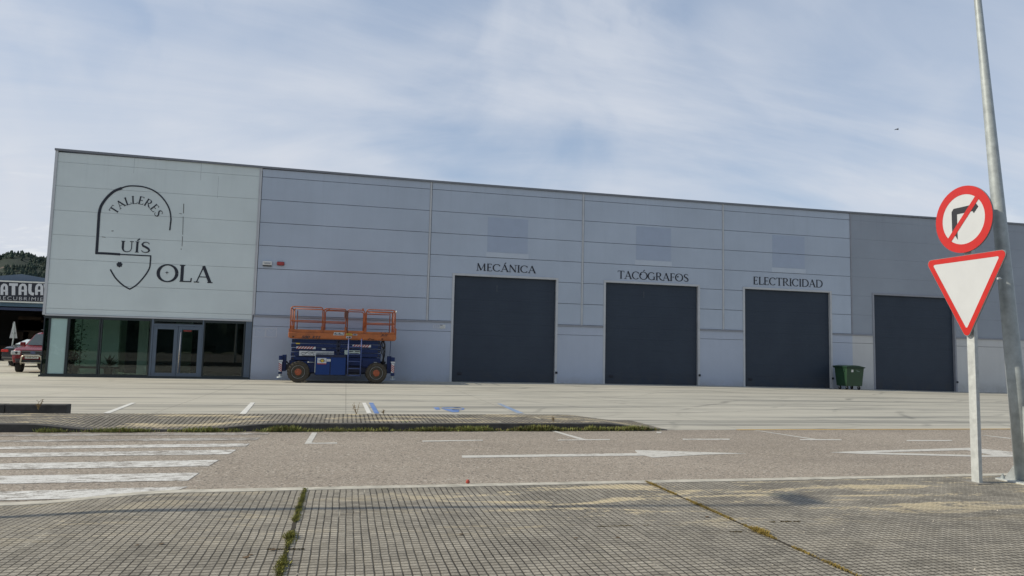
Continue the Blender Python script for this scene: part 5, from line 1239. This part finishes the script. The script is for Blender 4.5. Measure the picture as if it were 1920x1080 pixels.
M_moss = pm('moss_yellow', (.19, .14, .03), .8, 0, .5, 9); M_mossg = pm('moss_green', (.23, .22, .045), .8, 0, .5, 9)
a = G(572, 917, .1); b_ = G(520, 1084, .1); moss_line(a.x, a.y, b_.x, 3.0, 1, 'green moss filling the paving joint at the left', 15000, M_mossg, .020)
a = G(1211, 903, .1); b_ = G(1602, 1080, .1); moss_line(a.x, a.y, b_.x+.02, b_.y-.4, 2, 'rusty yellow moss filling the diagonal-looking paving joint at the right', 11000, M_moss, .016)
def moss_x(p0, p1, seed, label):
    a, b2 = G(*p0, .1), G(*p1, .1); r = random.Random(seed); m = MB()
    for i in range(260):
        t = r.random(); x = a.x+(b2.x-a.x)*t; y = a.y+(b2.y-a.y)*t
        if mn.noise((x*9, seed, 1)) < -.1: continue
        an = r.uniform(0, 6.28); leafquad(m, (x, y+r.gauss(0, .006), PZ(x, y)), Vector((math.cos(an), math.sin(an), .6)).normalized()*r.uniform(.004, .012), .010, Vector((math.sin(an), 0, .3)), 0)
    tag(m.build('moss', pm('moss_brown', (.065, .05, .018), .9, 0, .5, 12)), label, 'moss', kind='stuff')
moss_x((1368, 998), (1440, 996), 3, 'short crosswise streak of brown moss touching the right mossy joint'); moss_x((500, 1030), (575, 1030), 4, 'short crosswise streak of brown moss touching the left mossy joint'); moss_x((1120, 988), (1230, 985), 5, 'broken dark moss streak in the middle of the paving'); moss_x((1445, 979), (1500, 978), 6, 'thin dark moss streak right of the right mossy joint')

def weed(px, py, h, z, label, seed, n=5, mat=M_weedd):
    g = G(px, py, z); r = random.Random(seed); e = empty('weed_plant', g, label, 'weed')
    m = MB(); m2 = MB()
    for k in range(n):
        a = r.uniform(0, 6.28); pts = [(0, 0, 0)]; x = y = 0; hh = h*r.uniform(.5, 1)
        for i in range(1, 6): x += math.cos(a)*h*r.uniform(.02, .12); y += math.sin(a)*h*.05; pts.append((x, y, hh*i/5))
        m.tube(pts, [.006, .005, .004, .004, .003, .002], 5)
        for p_ in pts[2:]:
            for q in range(3): t = r.uniform(0, 6.28); leafquad(m2, p_, Vector((math.cos(t), math.sin(t), r.uniform(-.2, .8))).normalized()*r.uniform(.02, .05), .014)
    m.build('stem', mat, e, world=False); m2.build('leaves', mat, e, world=False); return e
weed(668, 777, .24, .12, 'tall thin weed at the back of the far pavement, left of the blue line', 1, 4)
weed(72, 768, .16, .26, 'small dry weed growing out of the raised kerb stones', 2, 5)
weed(719, 777, .10, .12, 'small thin weed just right of the blue parking line', 3, 3)
weed(1038, 791, .11, .12, 'little dry weed standing on top of the far kerb', 4, 3)
weed(758, 805, .13, 0, 'bright green weed tuft at the far kerb next to the white can', 5, 9, pm('bright_weed', (.16, .26, .04), .6, 0, .3, 8))

def thing1(mb, name, mat, label, cat, bevel=0):
    o = mb.build(name, mat, bevel=bevel); return tag(o, label, cat)
g = G(741, 804); m = MB(); m.lathe([(-.05, .020), (-.045, .031), (.045, .032), (.05, .022)], (g.x, g.y-.05, .033), 'X', 16); thing1(m, 'drink_can', M_white, 'crushed white can lying among the weeds at the far kerb', 'can')
g = G(846, 804); m = MB()
q = [(g.x-.15, g.y-.0, .02), (g.x+.15, g.y-.02, .05), (g.x+.15, g.y+.03, .05), (g.x-.15, g.y+.04, .015)]
m.add(q+[(a_, b3, c_+.008) for a_, b3, c_ in q], [(0, 3, 2, 1), (4, 5, 6, 7), (0, 1, 5, 4), (1, 2, 6, 5), (2, 3, 7, 6), (3, 0, 4, 7)]); thing1(m, 'wood_scrap', M_kerbt, 'pale flat scrap of wood lying at the far kerb', 'scrap')
g = G(779, 806); m = MB(); m.tube([(g.x-.14, g.y-.03, .012), (g.x-.05, g.y-.05, .018), (g.x+.14, g.y, .02)], [.012, .018, .01], 8); thing1(m, 'rubber_scrap', M_hose, 'black rubber strip lying in front of the far kerb', 'scrap')
g = G(877, 906, .105); m = MB(); m.lathe([(0, .014), (.008, .021), (.028, .019), (.038, .008)], (g.x, g.y, .103), 'Z', 12); thing1(m, 'bottle_cap', pm('cap_red', (.35, .05, .03), .5), 'tiny red cap lying on the near kerb', 'cap')
r = random.Random(77)
M_peb = pm('pebble', (.36, .33, .28), .9, 0, .3, 40); M_lfd = pm('dead_leaf', (.10, .065, .035), .9, 0, .3, 30)
sm_ = MB()
for i in range(420):
    if r.random() < .5: x, y = r.uniform(-7, 14), 7.22+abs(r.gauss(0, .10)); z = 0
    else: x, y = r.uniform(-6, 12), r.uniform(3.2, 6.9); z = PZ(x, y)
    s_ = r.uniform(.003, .010)
    sm_.add([(x-s_, y-s_, z), (x+s_, y-s_*.7, z), (x+s_*.8, y+s_, z), (x-s_*.9, y+s_*.8, z), (x, y, z+s_*1.1)], [(0, 1, 4), (1, 2, 4), (2, 3, 4), (3, 0, 4)])
tag(sm_.build('gravel', M_peb), 'loose grit scattered on the paving and along the near kerb', 'gravel', kind='stuff')
sm_ = MB()
for (px, py, s_) in ((303, 1019, .02), (513, 1030, .02), (462, 1044, .022), (470, 1040, .014), (1326, 969, .02), (1158, 1008, .02), (865, 1002, .016), (258, 1021, .014), (1080, 1009, .014)):
    g = G(px, py, .105); sm_.add([(g.x+s_*r.uniform(.7, 1.3)*math.cos(t), g.y+s_*r.uniform(.6, 1)*math.sin(t), PZ(g.x, g.y)+.004+r.uniform(0, .006)) for t in [R(a) for a in range(0, 360, 45)]], [tuple(range(8))])
tag(sm_.build('dead_leaves', M_lfd), 'dark dead leaf crumbs scattered on the paving', 'leaves', kind='stuff')

# bird
d = ray(1682.5, 242.5)*(70/ray(1682.5, 242.5).y)+Vector((0, 0, CH))
m = MB(); m.tube([(-.22, 0, 0), (-.12, 0, .01), (0, 0, 0), (.12, 0, .0), (.2, 0, .02)], [.015, .055, .07, .05, .02], 8)
for s in (-1, 1): m.add([(-.06, 0, .02), (.08, 0, .02), (.02, s*.22, .09), (-.08, s*.42, .02), (-.12, s*.22, .07)], [(0, 1, 2, 3, 4)])
o = m.build('bird', M_sblack); o.location = d; tag(o, 'tiny dark bird flying high in the sky at the right', 'bird')
